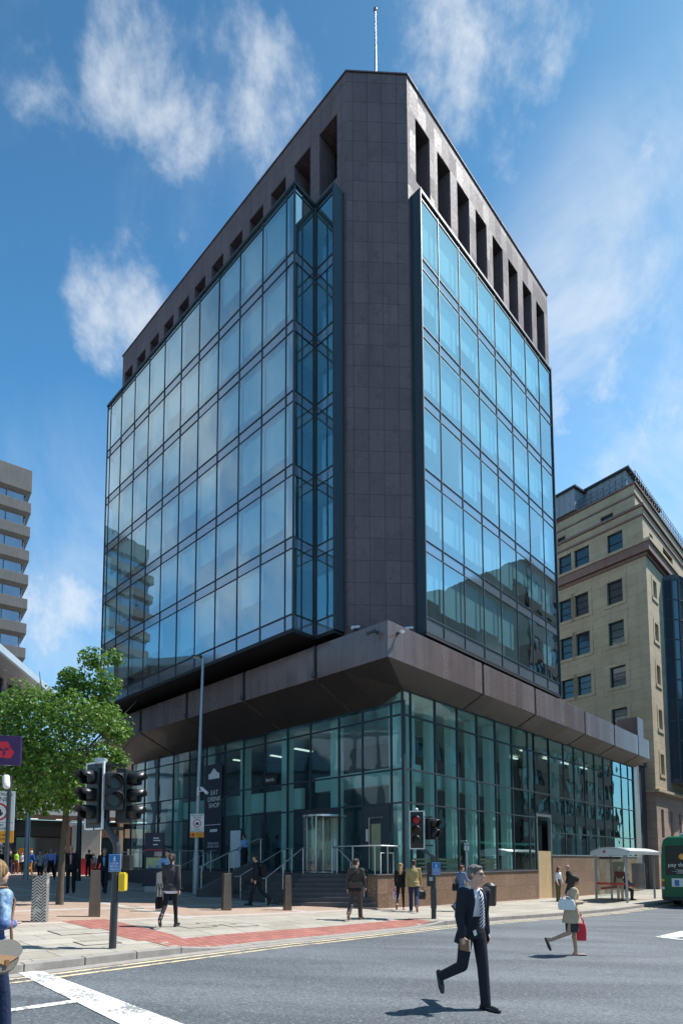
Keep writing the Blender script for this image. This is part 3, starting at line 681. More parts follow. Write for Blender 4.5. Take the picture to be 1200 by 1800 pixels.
# roof mast, cameras
p = W(.15, 1.25, 35.4)
fp = empty('flagpole', (p.x, p.y, 35.46)); tag(fp, 'thin pale flagpole standing on the roof corner of the granite block', 'flagpole')
MB().cyl((0, 0, 0), (0, 0, 4.35), .05, .035, 10).build('pole', M['galv'], fp); MB().ball((0, 0, 4.4), .085).build('finial', M['bronze'], fp); MB().cyl((0, 0, 0), (0, 0, .12), .12, n=12).build('base', M['galv'], fp)
def cctv(loc, d, label, mt):
    o = empty('security_camera', loc); tag(o, label, 'camera', 'security cameras on the granite')
    d = V(d).normalized(); MB().cyl((0, 0, 0), d * .22, .03, n=8).cyl((0, 0, -.04), (0, 0, .06), .05, n=8).build('bracket', M['darkpole'], o)
    c = d * .24; s_ = d.cross(UP).normalized(); k = (s_ * .8 + d * .5 + V((0, 0, -.3))).normalized()
    MB().cyl(c - k * .1, c + k * .2, .06, n=10).cyl(c + k * .2, c + k * .26, .07, n=10).build('housing', mt, o)
nb, na = -BV, -AV
cctv(W(-1.65, -1.0, 10.0), nb, 'white security camera on the sunlit face of the canopy corner', M['white'])
cctv(W(-2.2, -.55, 10.0), na, 'dark security camera on the shaded face of the canopy corner', M['darkpole'])
cctv(W(.35, -.1, 10.95), V((0, -1, 0)), 'white security camera low on the granite corner pier beside the street bay', M['white'])
cctv(W(-1.2, 1.33, 10.95), V((0, -1, 0)), 'white security camera low on the granite corner pier beside the glass slot', M['white'])

# handrails and balustrade stand on the steps: things of their own
def rail(label, pts, posts, name='handrail'):
    o = empty(name, V(pts[0]) - UP * 1.0); tag(o, label, 'handrail', 'steel handrails on the entrance steps'); L = V(o.location)
    MB().tube([V(p) - L for p in pts], .024, 8).build('rail', M['steel'], o)
    for p, z in posts: MB().cyl(V((p[0], p[1], z)) - L, V(p) - L, .02, n=8).build('post', M['steel'], o)
def RW(a, b, z): return W(a, b, z)
def onseg(p, q, t): return V(p).lerp(V(q), t)
A0, B0 = V((.60, 22.9, 2.33)), V((1.58, 21.5, 1.25))
rail('steel handrail sloping down to the granite plinth corner on the right of the steps', [A0 + V((-.2, .25, 0)), A0, B0, B0 + V((.05, -.05, -.05))], [(A0, 1.33), (onseg(A0, B0, .5), .7), (onseg(A0, B0, .97), .15)])
A0 = V((-.72, 23.0, 2.33)); B0 = A0 - AV * 1.9 + UP * -1.15
rail('steel handrail coming down the middle of the broad entrance steps', [A0 + AV * .1, A0, B0, B0 + V((-.12, -.12, 0))], [(A0, 1.33), (onseg(A0, B0, .55), .75), (onseg(A0, B0, .98), .2)])
A0 = W(-2.1, 4.55, 2.33); B0 = A0 - AV * 2.3 + UP * -1.1
rail('long steel handrail on the entrance steps just right of the stone cheek wall', [A0 + AV * .5, A0, B0, B0 - AV * .25], [(A0 + AV * .4, 1.33), (A0, 1.33), (onseg(A0, B0, .97), .35)])
A0 = W(-2.3, 6.08, 2.75); B0 = A0 - AV * 2.9 + UP * -1.18
rail('steel handrail lying along the top of the sloping stone cheek wall', [A0 + AV * .3, A0, B0], [(A0 + AV * .2, 1.33), (onseg(A0, B0, .5), 1.25), (onseg(A0, B0, .96), .7)])
A0 = W(-2.3, 7.7, 2.3); B0 = A0 - AV * 1.9 + UP * -.85
rail('steel handrail in the middle of the narrow side steps behind the lamp post', [A0 + AV * .3, A0, B0, B0 - AV * .25], [(A0, 1.33), (B0, .45)])
A0 = W(-2.3, 9.5, 2.3); B0 = A0 - AV * 1.9 + UP * -.85
rail('steel handrail at the far side of the narrow side steps beside the map totem', [A0 + AV * .3, A0, B0, B0 - AV * .25], [(A0, 1.33), (B0, .45)])
A0 = W(-2.25, 10.2, 2.3); B0 = W(-2.25, 18.5, 2.3)
rail('level steel guard rail along the terrace edge beyond the map totem', [A0, B0], [(onseg(A0, B0, q), 1.33) for q in (0, .25, .5, .75, 1)])
bal = empty('glass_balustrade', W(-1.55, .12, 1.33)); tag(bal, 'clear glass balustrade with steel rail on the plinth corner of the entrance terrace', 'balustrade'); L = V(bal.location)
C0, C1, C2 = W(-1.62, .14, 0), W(-.12, .14, 0), V((.42, 23.1, 0))
gl = MB(); fr = MB()
for p, q in ((C0, C1), (C0, C2)):
    for k in range(2):
        s0, s1 = p.lerp(q, k / 2 + .03), p.lerp(q, k / 2 + .47)
        g = MB().add([s0 - L + UP * 1.42, s1 - L + UP * 1.42, s1 - L + UP * 2.3, s0 - L + UP * 2.3], [(0, 1, 2, 3)]).build('glass_panel', M['glass_clear'], bal)
MB().tube([C2 - L + UP * 2.38, C0 - L + UP * 2.38, C1 - L + UP * 2.38], .03, 8).build('rail', M['steel'], bal)
for p in (C0, C1, C2, C0.lerp(C1, .5), C0.lerp(C2, .5)): MB().cyl(V((p.x, p.y, 1.33)) - L, V((p.x, p.y, 2.37)) - L, .024, n=8).build('post', M['steel'], bal)
q0 = C0.lerp(C1, .22); q1 = C0.lerp(C1, .72)
MB().tube([V((q0.x, q0.y, 1.36)) - L, V((q0.x, q0.y, 2.12)) - L, V((q1.x, q1.y, 2.12)) - L, V((q1.x, q1.y, 1.36)) - L], .022, 8).build('hoop', M['white'], bal)
# ------------------------------------------------------------------ sandstone building further up the street
P0 = W(31.4, -.3); dF = V((-.58, .81, 0)).normalized(); rzS = math.atan2(dF.y, dF.x) - math.pi / 2   # local y runs along the shaded front
SB = empty('sandstone_building', P0, rzS); tag(SB, 'tall stepped sandstone office building with red stone cornice beyond the glass block', 'building')
iS = SB.matrix_basis.inverted() if False else (Matrix.Translation(P0) @ Matrix.Rotation(rzS, 4, 'Z')).inverted()
# local frame: front face is x=0 (facing -x), y from 0 (street corner) to 16; the street flank runs from the corner along AV
flank = (iS.to_3x3() @ AV); flank.normalize()
def FK(s, out=0.0): nrm = V((flank.y, -flank.x, 0)); q = flank * s + nrm * out; return (q.x, q.y)
def wing(y1, s1, inset=0.0):     # plan polygon stepped back by inset
    n = V((flank.y, -flank.x, 0)); c = flank * inset - n * inset * 1.0
    a = V((inset, inset * .6, 0)) if inset else V((0, 0, 0))
    if inset: a = flank * inset * 1.0 + V((0, 1, 0)) * inset * .9
    e = a + flank * s1
    return [(a.x, a.y), (e.x, e.y), (e.x + 0, y1 + e.y), (a.x, y1)]
front_rows = [(22.85, 24.75), (19.42, 21.32), (15.92, 17.58), (12.4, 14.1), (9.0, 10.7)]
cols = [(1.90, 3.18), (4.80, 6.06), (6.38, 7.55), (9.5, 10.8), (12.2, 13.4)]
def wallface(mb, y0, y1, z0, z1, holes, depth, face, m=0):
    """front wall strip with real openings; face(y, d, z) -> point"""
    ys = sorted({y0, y1} | {q for h in holes for q in h[:2]}); zs = sorted({z0, z1} | {q for h in holes for q in h[2:]})
    for i in range(len(ys) - 1):
        for j in range(len(zs) - 1):
            yc, zc = (ys[i] + ys[i + 1]) / 2, (zs[j] + zs[j + 1]) / 2
            h = next((h for h in holes if h[0] < yc < h[1] and h[2] < zc < h[3]), None)
            if not h: mb.add([face(ys[i], 0, zs[j]), face(ys[i + 1], 0, zs[j]), face(ys[i + 1], 0, zs[j + 1]), face(ys[i], 0, zs[j + 1])], [(0, 1, 2, 3)], m)
    for h in holes:
        c = [(h[0], h[2]), (h[1], h[2]), (h[1], h[3]), (h[0], h[3])]
        for k in range(4):
            a, b = c[k], c[(k + 1) % 4]; mb.add([face(a[0], 0, a[1]), face(b[0], 0, b[1]), face(b[0], depth, b[1]), face(a[0], depth, a[1])], [(0, 1, 2, 3)], m)
def window(parent, h, face, depth, bars=2, gm=None, surround=None):
    o = MB().add([face(h[0], depth, h[2]), face(h[1], depth, h[2]), face(h[1], depth, h[3]), face(h[0], depth, h[3])], [(0, 1, 2, 3)]).build('window', gm or M['winglass'], parent)
    f = MB(); w = .05
    def bx(y0, y1, z0, z1):
        pts = [face(y, d, z) for z in (z0, z1) for d in (depth - .06, depth - .005) for y in (y0, y1)]
        f.add(pts, [(0, 2, 3, 1), (4, 5, 7, 6), (0, 1, 5, 4), (1, 3, 7, 5), (3, 2, 6, 7), (2, 0, 4, 6)])
    bx(h[0], h[0] + w, h[2], h[3]); bx(h[1] - w, h[1], h[2], h[3]); bx(h[0] + w, h[1] - w, h[2], h[2] + w); bx(h[0] + w, h[1] - w, h[3] - w, h[3])
    for k in range(bars): z = h[2] + (h[3] - h[2]) * (k + 1) / (bars + 1); bx(h[0] + w, h[1] - w, z - .02, z + .02)
    f.build('frame', M['darkframe'], o)
    if surround:
        s_ = MB(); e = .30
        def sx(y0, y1, z0, z1, p):
            pts = [face(y, d, z) for z in (z0, z1) for d in (-p, .02) for y in (y0, y1)]
            s_.add(pts, [(0, 2, 3, 1), (4, 5, 7, 6), (0, 1, 5, 4), (1, 3, 7, 5), (3, 2, 6, 7), (2, 0, 4, 6)])
        sx(h[0] - e, h[1] + e, h[2] - .28, h[2] - .02, .07); sx(h[0] - e, h[0] - .0, h[2] - .01, h[3] + e, .03); sx(h[1], h[1] + e, h[2] - .01, h[3] + e, .03); sx(h[0] + .001, h[1] - .001, h[3], h[3] + e, .03)
        s_.build('surround', M['sand'], o)
    return o
fF = lambda y, d, z: (d, y, z)
nF = V((flank.y, -flank.x, 0))
fK = lambda s, d, z: tuple(flank * s - nF * d + UP * z)
holesF = [(c0, c1, z0, z1) for c0, c1 in cols for z0, z1 in front_rows]
rowsK = [(22.95, 24.4), (19.4, 20.85), (15.85, 17.4), (12.2, 13.8), (8.6, 10.2)]
holesK = [(s0, s0 + .95, z0, z1) for s0 in (1.55, 12.5) for z0, z1 in rowsK]
wb = MB(); wallface(wb, 0, 16, 7.25, 25.8, holesF, .28, fF); wallface(wb, 0, 22, 7.25, 25.8, holesK, .28, fK)
b1 = tuple(flank * 22)[:2]
wb.add([(0, 16, 7.25), (14, 16, 7.25), (14, 16, 25.8), (0, 16, 25.8)], [(0, 1, 2, 3)])
wb.build('stone_wall', M['sand'], SB)
for h in holesF: window(SB, h, fF, .26, 2, None, True)
for h in holesK: window(SB, h, fK, .26, 2, None, True)
def slab(name, ins, z0, z1, m, over=0.0, s1=22, y1=16):
    a = flank * (ins - over) + V((0, 1, 0)) * (ins * .8 - over); a = flank * ins + V((0, 1, 0)) * ins * .8 - (flank + V((0, 1, 0))) * over
    e = a + flank * (s1 - ins + over); f = V((a.x, y1, 0)); g = V((e.x, y1 + 4, 0))
    return MB().prism([(a.x, a.y), (e.x, e.y), (g.x, g.y), (f.x, f.y)], z0, z1).build(name, m, SB)
slab('cornice', 0, 25.8, 26.05, M['redstone'], .12); slab('cornice', 0, 26.05, 26.75, M['redstone'], .38); slab('cornice', 0, 26.75, 26.98, M['sand'], .5)
def tier(ins, z0, z1, wins, kw):
    a = flank * ins + V((0, 1, 0)) * ins * .8
    fa = lambda y, d, z: (a.x + d, y, z); fb = lambda s, d, z: tuple(a + flank * s - nF * d + UP * z)
    mb = MB(); wallface(mb, a.y, 16, z0, z1, wins, .25, fa); wallface(mb, 0, 21 - ins, z0, z1, kw, .25, fb); mb.build('upper_wall', M['sand'], SB)
    for h in wins: window(SB, h, fa, .23, 1, M['winglass'])
    for h in kw: window(SB, h, fb, .23, 1, M['winglass'])
tier(.25, 26.98, 30.1, [(1.86, 3.15, 27.2, 28.95), (4.75, 6.1, 27.2, 28.95), (6.4, 7.6, 27.2, 28.95), (9.6, 10.8, 27.2, 28.95)], [(1.7, 2.6, 27.3, 28.6), (5.5, 8.5, 27.2, 28.9), (12, 13, 27.3, 28.6)])
slab('ledge', .25, 28.98 + .35, 29.5, M['redstone'], .1); slab('ledge', .25, 30.1, 30.3, M['redstone'], .16)
tier(1.3, 30.3, 32.9, [(3.1, 4.2, 30.5, 31.4), (7.5, 8.3, 30.5, 31.4)], [(4, 5, 30.5, 31.4)])
slab('ledge', 1.3, 31.95, 32.1, M['redstone'], .08); slab('ledge', 1.3, 32.9, 33.05, M['redstone'], .14)
a = flank * 2.4 + V((0, 1.6, 0))
mb = MB(); mb.prism([(a.x, a.y + .4), (a.x + flank.x * 9, a.y + flank.y * 9 + .4), (a.x + flank.x * 9, 14), (a.x, 14)], 33.05, 35.2); mb.prism([(a.x - 1.6, 6.2), (a.x + 3, 6.2), (a.x + 3, 15.5), (a.x - 1.6, 15.5)], 33.05, 35.0); mb.build('plant_room', M['tinpanel'], SB)
mb = MB(); mb.prism([(a.x - .25, a.y + .05), (a.x + flank.x * 9, a.y + flank.y * 9), (a.x + flank.x * 9, 14.2), (a.x - .25, 14.2)], 35.2, 35.36); mb.prism([(a.x - 1.85, 5.95), (a.x + 3.2, 5.95), (a.x + 3.2, 15.7), (a.x - 1.85, 15.7)], 35.0, 35.15); mb.build('plant_roof', M['darkpole'], SB)
mb = MB(); c0 = flank * 1.2 + V((0, .9, 0)); pts = [c0 + V((0, 12, 0)), c0, c0 + flank * 17]
for z in (33.15, 33.55, 33.95): mb.tube([p + UP * z for p in pts], .018, 6)
for p, q, n in ((pts[0], pts[1], 22), (pts[1], pts[2], 30)):
    for k in range(n):
        u0, u1 = p.lerp(q, k / n), p.lerp(q, (k + 1) / n)
        mb.cyl(u0 + UP * 33.05, u0 + UP * 33.95, .014, n=5)
        mb.cyl(u0 + UP * 33.15, u1 + UP * 33.9, .009, n=4); mb.cyl(u0 + UP * 33.9, u1 + UP * 33.15, .009, n=4)
mb.build('roof_railing', M['darkframe'], SB)
# rusticated pink base with its own cornice and small windows
hb = [(s0, s0 + .75, z0, z0 + 2.2) for s0 in (1.1, 3.6, 6.1) for z0 in (3.6,)] + [(s0, s0 + .9, .6, 2.4) for s0 in (1.1, 3.6, 6.1)]
mb = MB(); wallface(mb, 0, 22, -1.5, 6.9, hb, .3, fK); wallface(mb, 0, 4, -1.5, 6.9, [], .3, fF); mb.build('stone_base', M['pinkstone'], SB)
for h in hb: window(SB, h, fK, .28, 1)
slab('cornice', 0, 6.9, 7.06, M['pinkstone'], .18); slab('cornice', 0, 7.06, 7.25, M['sand'], .35)
# dark bronze oriel tower on the street flank
cc = flank * 7.0; orl = []
for k in range(9):
    th = math.pi * k / 8; orl.append(cc + flank * (-2.7 * math.cos(th)) + nF * (1.25 * math.sin(th) ** .7))
mb = MB(); vs = [tuple(p + UP * z) for z in (8.2, 25.2) for p in orl]
mb.add(vs, [(i, i + 1, 10 + i, 9 + i) for i in range(8)])
ow = mb.build('oriel_glazing', M['winglass'], SB); fr = MB()
for p in orl: fr.cyl(p + UP * 8.1, p + UP * 25.3, .09, n=6)
for z in [8.2 + 1.7 * k for k in range(11)]: fr.tube([p + UP * z for p in orl], .06, 6)
for z in (8.1, 25.25): fr.add([tuple(p + UP * z) for p in orl] + [tuple(p * 1 + nF * .12 + UP * (z + .35)) for p in orl], [(i, i + 1, 10 + i, 9 + i) for i in range(8)] + [tuple(range(9)), tuple(range(17, 8, -1))])
fr.add([tuple(orl[0] + UP * 8.2), tuple(orl[1] + UP * 8.2), tuple(orl[1] + UP * 25.2), tuple(orl[0] + UP * 25.2)], [(0, 1, 2, 3)])
fr.build('oriel_frame', M['bluegrey'], ow)

# ------------------------------------------------------------------ concrete tower beyond the plaza, and the glass building with the flying roof
c = at_y(58, 828, 75); TW = empty('concrete_tower', (c.x, c.y, 0), R(-144.0)); tag(TW, 'tall weathered concrete tower block with banded storeys at the far left edge', 'building')
def tower(root, top, n, pitch, L1, D, base):
    mb = MB(); mb.box(0, L1, -D, 0, top - 3.0, top)
    for k in range(n):
        z = top - 5.25 - k * pitch; mb.box(0, L1, -D, 0, z - .70, z + .70)
    mb.build('concrete_band', M['concrete'], root, bev=.04)
    u = MB()
    for k in range(-1, n):
        z = top - 5.25 - k * pitch - .70 if k >= 0 else top - 3.0
        u.add([(x, y, z_) for z_, e in ((z - .002, .03), (z - .42, .62)) for x, y in ((e, -e), (L1 - e, -e), (L1 - e, -D + e), (e, -D + e))], [(0, 1, 5, 4), (1, 2, 6, 5), (2, 3, 7, 6), (3, 0, 4, 7)])
    u.build('sloping_sill', M['concrete'], root)
    MB().box(.75, L1 - .75, -D + .75, -.75, base, top - 3).build('core', M['dark_wall'], root)
    for k in range(n + 1):
        z1 = top - 3.0 - .40 if k == 0 else top - 5.25 - (k - 1) * pitch - 1.1; z0 = top - 5.25 - k * pitch + .70
        w = MB()
        for x in frange(.8, L1 - .8, 2.15)[:-1]: w.box(x + .06, x + 2.08, -.70, -.62, z0, z1)
        for y in frange(.8, D - .8, 2.15)[:-1]: w.box(.62, .70, -y - 2.08, -y - .06, z0, z1)
        w.build('window_band', M['peach'] if k > 7 else M['tinglass'], root)
M['tinglass'] = mat('grey_window_band', (.36, .37, .42), .12, .45, .2, .4, spec=1.0)
tower(TW, c.z, 13, 3.30, 44, 14, 5)
c = at_y(85, 1217, 50); FBd = empty('glass_pavilion', (c.x, c.y, 0), R(97)); tag(FBd, 'glass fronted building under a pale flying roof with downlights behind the tree', 'building')
# local x runs from the visible corner back to the left and nearer, local y away from the plaza
mb = MB(); mb.box(-32, 1.5, -.2, 18, c.z - .2, c.z + .35); mb.build('flying_roof', M['whitemetal'], FBd, bev=.05)
mb = MB(); mb.box(-32, 1.52, -.26, -.2, c.z - .12, c.z + .40); mb.build('roof_edge', M['whitemetal'], FBd)
for i, x in enumerate(frange(-30, .5, 1.8)): MB().cyl((x, .9, c.z - .24), (x, .9, c.z - .2), .16, n=12).build('downlight', M['opal'], FBd)
mb = MB(); mb.box(-31, -.5, 2.2, 2.4, .5, c.z - .2); mb.box(-.7, -.5, 2.4, 17, .5, c.z - .2); gw = mb.build('glass_wall', M['tinglass'], FBd)
mb = MB()
for x in frange(-31, -.5, 1.9): mb.box(x - .16, x + .16, 2.0, 2.2, .5, c.z - .2)
for z in frange(3, c.z - 1, 2.8): mb.box(-31, -.5, 2.08, 2.19, z - .1, z + .1)
mb.build('mullion', M['bluegrey'], gw)

# shops along the far side of the plaza
S0 = V((-38, 42, 0)); S1 = V((-7, 62, 0)); dS = (S1 - S0).normalized()
SH = empty('shop_row', S0, math.atan2(dS.y, dS.x)); tag(SH, 'low shopping parade with brown soffit and pale fascia beyond the crowd', 'building')
LS = (S1 - S0).length
mb = MB(); mb.box(0, LS, 0, 14, 6.6, 11.5); mb.build('upper_wall', M['brownwall'], SH)
mb = MB(); mb.box(0, LS, -2.6, 0, 5.35, 5.6); mb.build('soffit', M['brownwall'], SH); mb = MB(); mb.box(0, LS, -2.7, -.0, 5.6, 6.6); mb.build('fascia', M['whitemetal'], SH, bev=.03)
MB().box(0, LS, .6, 1, .4, 5.35).build('shop_interior', M['shop_dark'], SH)
cols_ = [M['navy'], M['cream'], M['blackp'], M['white'], M['red'], M['brownwall'], M['bluegrey']]
for k in range(8):
    x = .4 + k * 4.55; MB().box(x - .3, x + .05, -.3, .6, .4, 5.35).build('pier', M['cream'] if k % 2 else M['brownwall'], SH)
    MB().box(x + .25, x + 4.0, -.2, .5, 3.9, 4.75).build('shop_sign', cols_[(k * 3) % 7], SH, bev=.02)
    MB().box(x + .3, x + 3.9, .3, .4, .6, 3.8).build('shop_window', M['winglass'], SH)
    MB().box(x + .6, x + 1.7, .2, .29, .7 + .2 * (k % 3), 2.9).build('window_poster', [M['red'], M['white'], M['cream'], M['orange']][k % 4], SH)
    for q in (1.0, 3.2): MB().box(x + q, x + q + .8, -1.6, -1.4, 5.30, 5.345).build('soffit_lamp', M['lamp_on'], SH)
kq = at_y(152, 1505, 44); KI = empty('kiosk', (kq.x, kq.y, gz(kq.x) + .12), R(20)); tag(KI, 'cream kiosk with red lower panel standing among the crowd', 'kiosk')
MB().box(-1.0, 1.0, -.8, .8, 1.2, 3.6).build('upper_panel', M['cream'], KI, bev=.03); MB().box(-.5, .95, -.78, .75, 0, 1.2).build('lower_panel', M['red'], KI, bev=.03); MB().box(-1.2, 1.2, -1, 1, 3.6, 3.85).build('roof', M['white'], KI, bev=.03)

# the far side of the street (behind and right of the camera): seen only as reflections in the glass
def terrace_block(name, label, a0, a1, b0, b1, H0, m, wm, rows, bayw, roof=None):
    o = empty(name, W(0, 0, 0), ANG); tag(o, label, 'building')
    holes = [(a + .5, a + bayw - .6, z, z + 2.0) for a in frange(a0, a1, bayw)[:-1] for z in rows if a + bayw - .6 < a1]
    mb = MB(); wallface(mb, a0, a1, -2, H0, holes, .3, lambda s, d, z: (s, b0 - d, z)); mb.box(a0, a1, b1, b0 - .4, -2, H0 - .01)
    mb.box(a0 - .3, a1 + .3, b0, b0 + .45, H0 - .9, H0 - .5); mb.box(a0, a1, b0, b0 + .2, 4.4, 4.8)
    mb.build('facade', m, o)
    w = MB(); 
    for h in holes: w.box(h[0], h[1], b0 - .32, b0 - .27, h[2], h[3])
    w.build('windows', wm, o)
    if roof: MB().add([(a0, b0, H0), (a1, b0, H0), (a1, b0 - 6, H0 + 5), (a0, b0 - 6, H0 + 5)], [(0, 1, 2, 3)]).build('roof', roof, o)
terrace_block('stone_terrace', 'classical grey stone terrace on the opposite side of the street', 2, 44, -22, -36, 17.5, M['concrete'], M['winglass'], (0.2, 5.4, 9.2, 12.8), 2.9, M['darkpole'])
terrace_block('stone_terrace', 'taller dark stone block at the far end of the opposite side of the street', 56, 90, -22, -44, 43, M['brownwall'], M['winglass'], tuple(5 + 3.6 * k for k in range(10)), 3.4)
terrace_block('stone_terrace', 'pale rendered terrace with sash windows facing the corner of the plaza', -62, -30, -16, -30, 15, M['cream'], M['winglass'], (0.5, 5.4, 9.2), 3.2, M['darkpole'])

# ------------------------------------------------------------------ street furniture
def plate(o, name, w, h, m, M4, edge=None, th=.012, r=.02):
    b = MB(); b.box(-w / 2, w / 2, -h / 2, h / 2, -th, 0); q = b.build(name, m, o, bev=.004); q.matrix_local = M4; return q
def ringmesh(r0, r1, z, n=36): return MB().add([(r * math.cos(2 * math.pi * i / n), r * math.sin(2 * math.pi * i / n), z) for r in (r0, r1) for i in range(n)], [(i, (i + 1) % n, n + (i + 1) % n, n + i) for i in range(n)])
I4 = Matrix.Identity(4)
TM = lambda x, y, z=0.0: Matrix.Translation((x, y, z))
def zone_sign(o, M4, sc, cam_=True):
    p = plate(o, 'zone_plate', .62 * sc, .82 * sc, M['white'], M4)
    text('plate_lettering', 'PEDESTRIAN', .088 * sc, M['blackp'], p, TM(0, .34 * sc, .002), sx=1.05); text('plate_lettering', 'ZONE', .13 * sc, M['blackp'], p, TM(0, .235 * sc, .002), sx=1.05)
    ringmesh(.15 * sc, .19 * sc, .003).build('red_ring', M['red'], p).location = (0, -.02 * sc, 0)
    v = MB(); v.box(-.06 * sc, .06 * sc, -.01 * sc, .05 * sc, 0, .003); v.box(-.09 * sc, .09 * sc, -.06 * sc, -.01 * sc, 0, .003); v.box(-.07 * sc, -.03 * sc, -.085 * sc, -.06 * sc, 0, .003); v.box(.03 * sc, .07 * sc, -.085 * sc, -.06 * sc, 0, .003)
    v.build('vehicle_symbol', M['blackp'], p).location = (0, -.02 * sc, 0)
    MB().box(-.29 * sc, .29 * sc, -.245 * sc, -.238 * sc, 0, .003).build('rule', M['blackp'], p)
    text('plate_lettering', 'Except\npermit holders', .082 * sc, M['blackp'], p, TM(0, -.325 * sc, .002), sx=1.0)
    q = plate(o, 'time_plate', .62 * sc, .24 * sc, M['orange'], M4 @ TM(0, -.535 * sc)); text('plate_lettering', 'At any\ntime', .095 * sc, M['blackp'], q, TM(.1 * sc, 0, .002)); ringmesh(.0, .075 * sc, .003, 20).build('roundel', M['red'], q).location = (-.18 * sc, 0, 0)
lp = spot(344, 1572); lt = at_y(352, 1155, lp.y); hL = lt.z - lp.z
LA = empty('street_lamp', lp, 0); tag(LA, 'tall galvanised street lamp with flat lantern in front of the steps', 'street lamp')
MB().cyl((0, 0, 0), (0, 0, 1.6), .135, n=16).cyl((0, 0, 1.6), (0, 0, 1.75), .135, .09, 16).cyl((0, 0, 1.75), (.16, 0, hL), .09, .055, 14).build('pole', M['galv'], LA)
MB().box(-.32, .12, -.13, .13, hL - .02, hL + .06).tube([(.16, 0, hL - .15), (.12, 0, hL + .0), (0, 0, hL + .03)], .05, 8).build('lantern', M['darkpole'], LA, bev=.03); MB().box(-.26, .02, -.09, .09, hL - .04, hL - .021).build('lens', M['opal'], LA)
MB().cyl((.05, -.06, 4.15), (.05, -.06, 4.5), .05, n=10).cyl((.05, -.1, 4.3), (.32, -.28, 4.32), .03, n=8).cyl((.2, -.22, 4.45), (.5, -.32, 4.2), .065, n=12).build('camera', M['white'], LA)
zone_sign(LA, facing((.05, -.16, 2.98), (0, -1, 0)), .93)

def head(root, loc, rz, n, board=True, lit=None, yawb=0):
    o = empty('signal_head', loc, rz); o.parent = root           # front faces local -y
    H_ = .30 * n + .06; b = MB(); b.box(-.15, .15, 0, .19, -H_ / 2, H_ / 2); b.build('housing', M['blackp'], o, bev=.02)
    if board:
        bb = MB(); w, h = .23, H_ / 2 + .11; bb.box(-w, w, .05, .065, -h, h); q = bb.build('backboard', M['blackp'], o)
        f = MB(); e = .03; f.box(-w - .002, -w + e, .043, .072, -h, h); f.box(w - e, w + .002, .043, .072, -h, h); f.box(-w + e, w - e, .043, .072, h - e, h + .002); f.box(-w + e, w - e, .043, .072, -h - .002, -h + e); f.build('white_border', M['white'], q)
    for k in range(n):
        z = H_ / 2 - .18 - .30 * k
        nm = M['lens_red'] if k == 0 and n == 3 else M['lens_amber'] if (k == 1 and n == 3) else M['lens_green'] if n == 3 else (M['lens_ped'])
        if lit == k: nm = M['lit_red']
        ln = MB().cyl((0, -.012, z), (0, .01, z), .105, n=20).build('lens', nm, o)
        v = MB(); vs = []
        for y in (-.28, -.01):
            for i in range(19):
                an = R(-48 + 276 * i / 18); rr = .118 if y < -.1 else .128
                vs.append((rr * math.cos(an), y + (.10 if y < -.1 and (i < 4 or i > 14) else 0), z + rr * math.sin(an)))
        v.add(vs, [(i, i + 1, 20 + i, 19 + i) for i in range(18)], 0, True)
        h_ = v.build('visor', M['blackp'], o); sm_ = h_.modifiers.new('t', 'SOLIDIFY'); sm_.thickness = .008
    return o
M['lens_red'] = mat('red_lens', (.12, .01, .012), .2); M['lens_amber'] = mat('amber_lens', (.10, .035, .01), .2); M['lens_green'] = mat('green_lens', (.01, .06, .04), .2); M['lens_ped'] = mat('dark_lens', (.015, .02, .022), .2)
M['lit_red'] = mat('lit_red_lens', (.32, .015, .025), .3, emit=.12)
def look_sign(o, M4, s):
    p = plate(o, 'crossing_plate', .30 * s, .46 * s, M['blue'], M4); MB().box(-.158 * s, .158 * s, -.238 * s, .238 * s, -.016, -.010).build('white_edge', M['white'], p)
    text('plate_lettering', 'LOOK\nBOTH\nWAYS', .088 * s, M['white'], p, TM(0, -.095 * s, .002), sx=1.0)
    w = MB(); zz = .003
    w.add([(.014 * math.cos(2 * math.pi * i / 12) * s * 1.3, (.175 + .018 * math.sin(2 * math.pi * i / 12)) * s, zz) for i in range(12)], [tuple(range(12))])
    for (x0, y0), (x1, y1), k in (((0, .155), (-.005, .10), .017), ((0, .145), (-.04, .115), .007), ((0, .145), (.035, .12), .007), ((-.005, .105), (-.035, .045), .010), ((-.005, .105), (.03, .05), .010)):
        d = V((x1 - x0, y1 - y0, 0)).normalized(); q = V((-d.y, d.x, 0)) * k; a, b = V((x0, y0, zz)), V((x1, y1, zz)); w.add([(a + q) * s, (a - q) * s, (b - q) * s, (b + q) * s], [(0, 1, 2, 3)])
    for v_ in range(len(w.v)): w.v[v_] = (w.v[v_][0], w.v[v_][1], zz)
    w.build('walking_figure', M['white'], p)
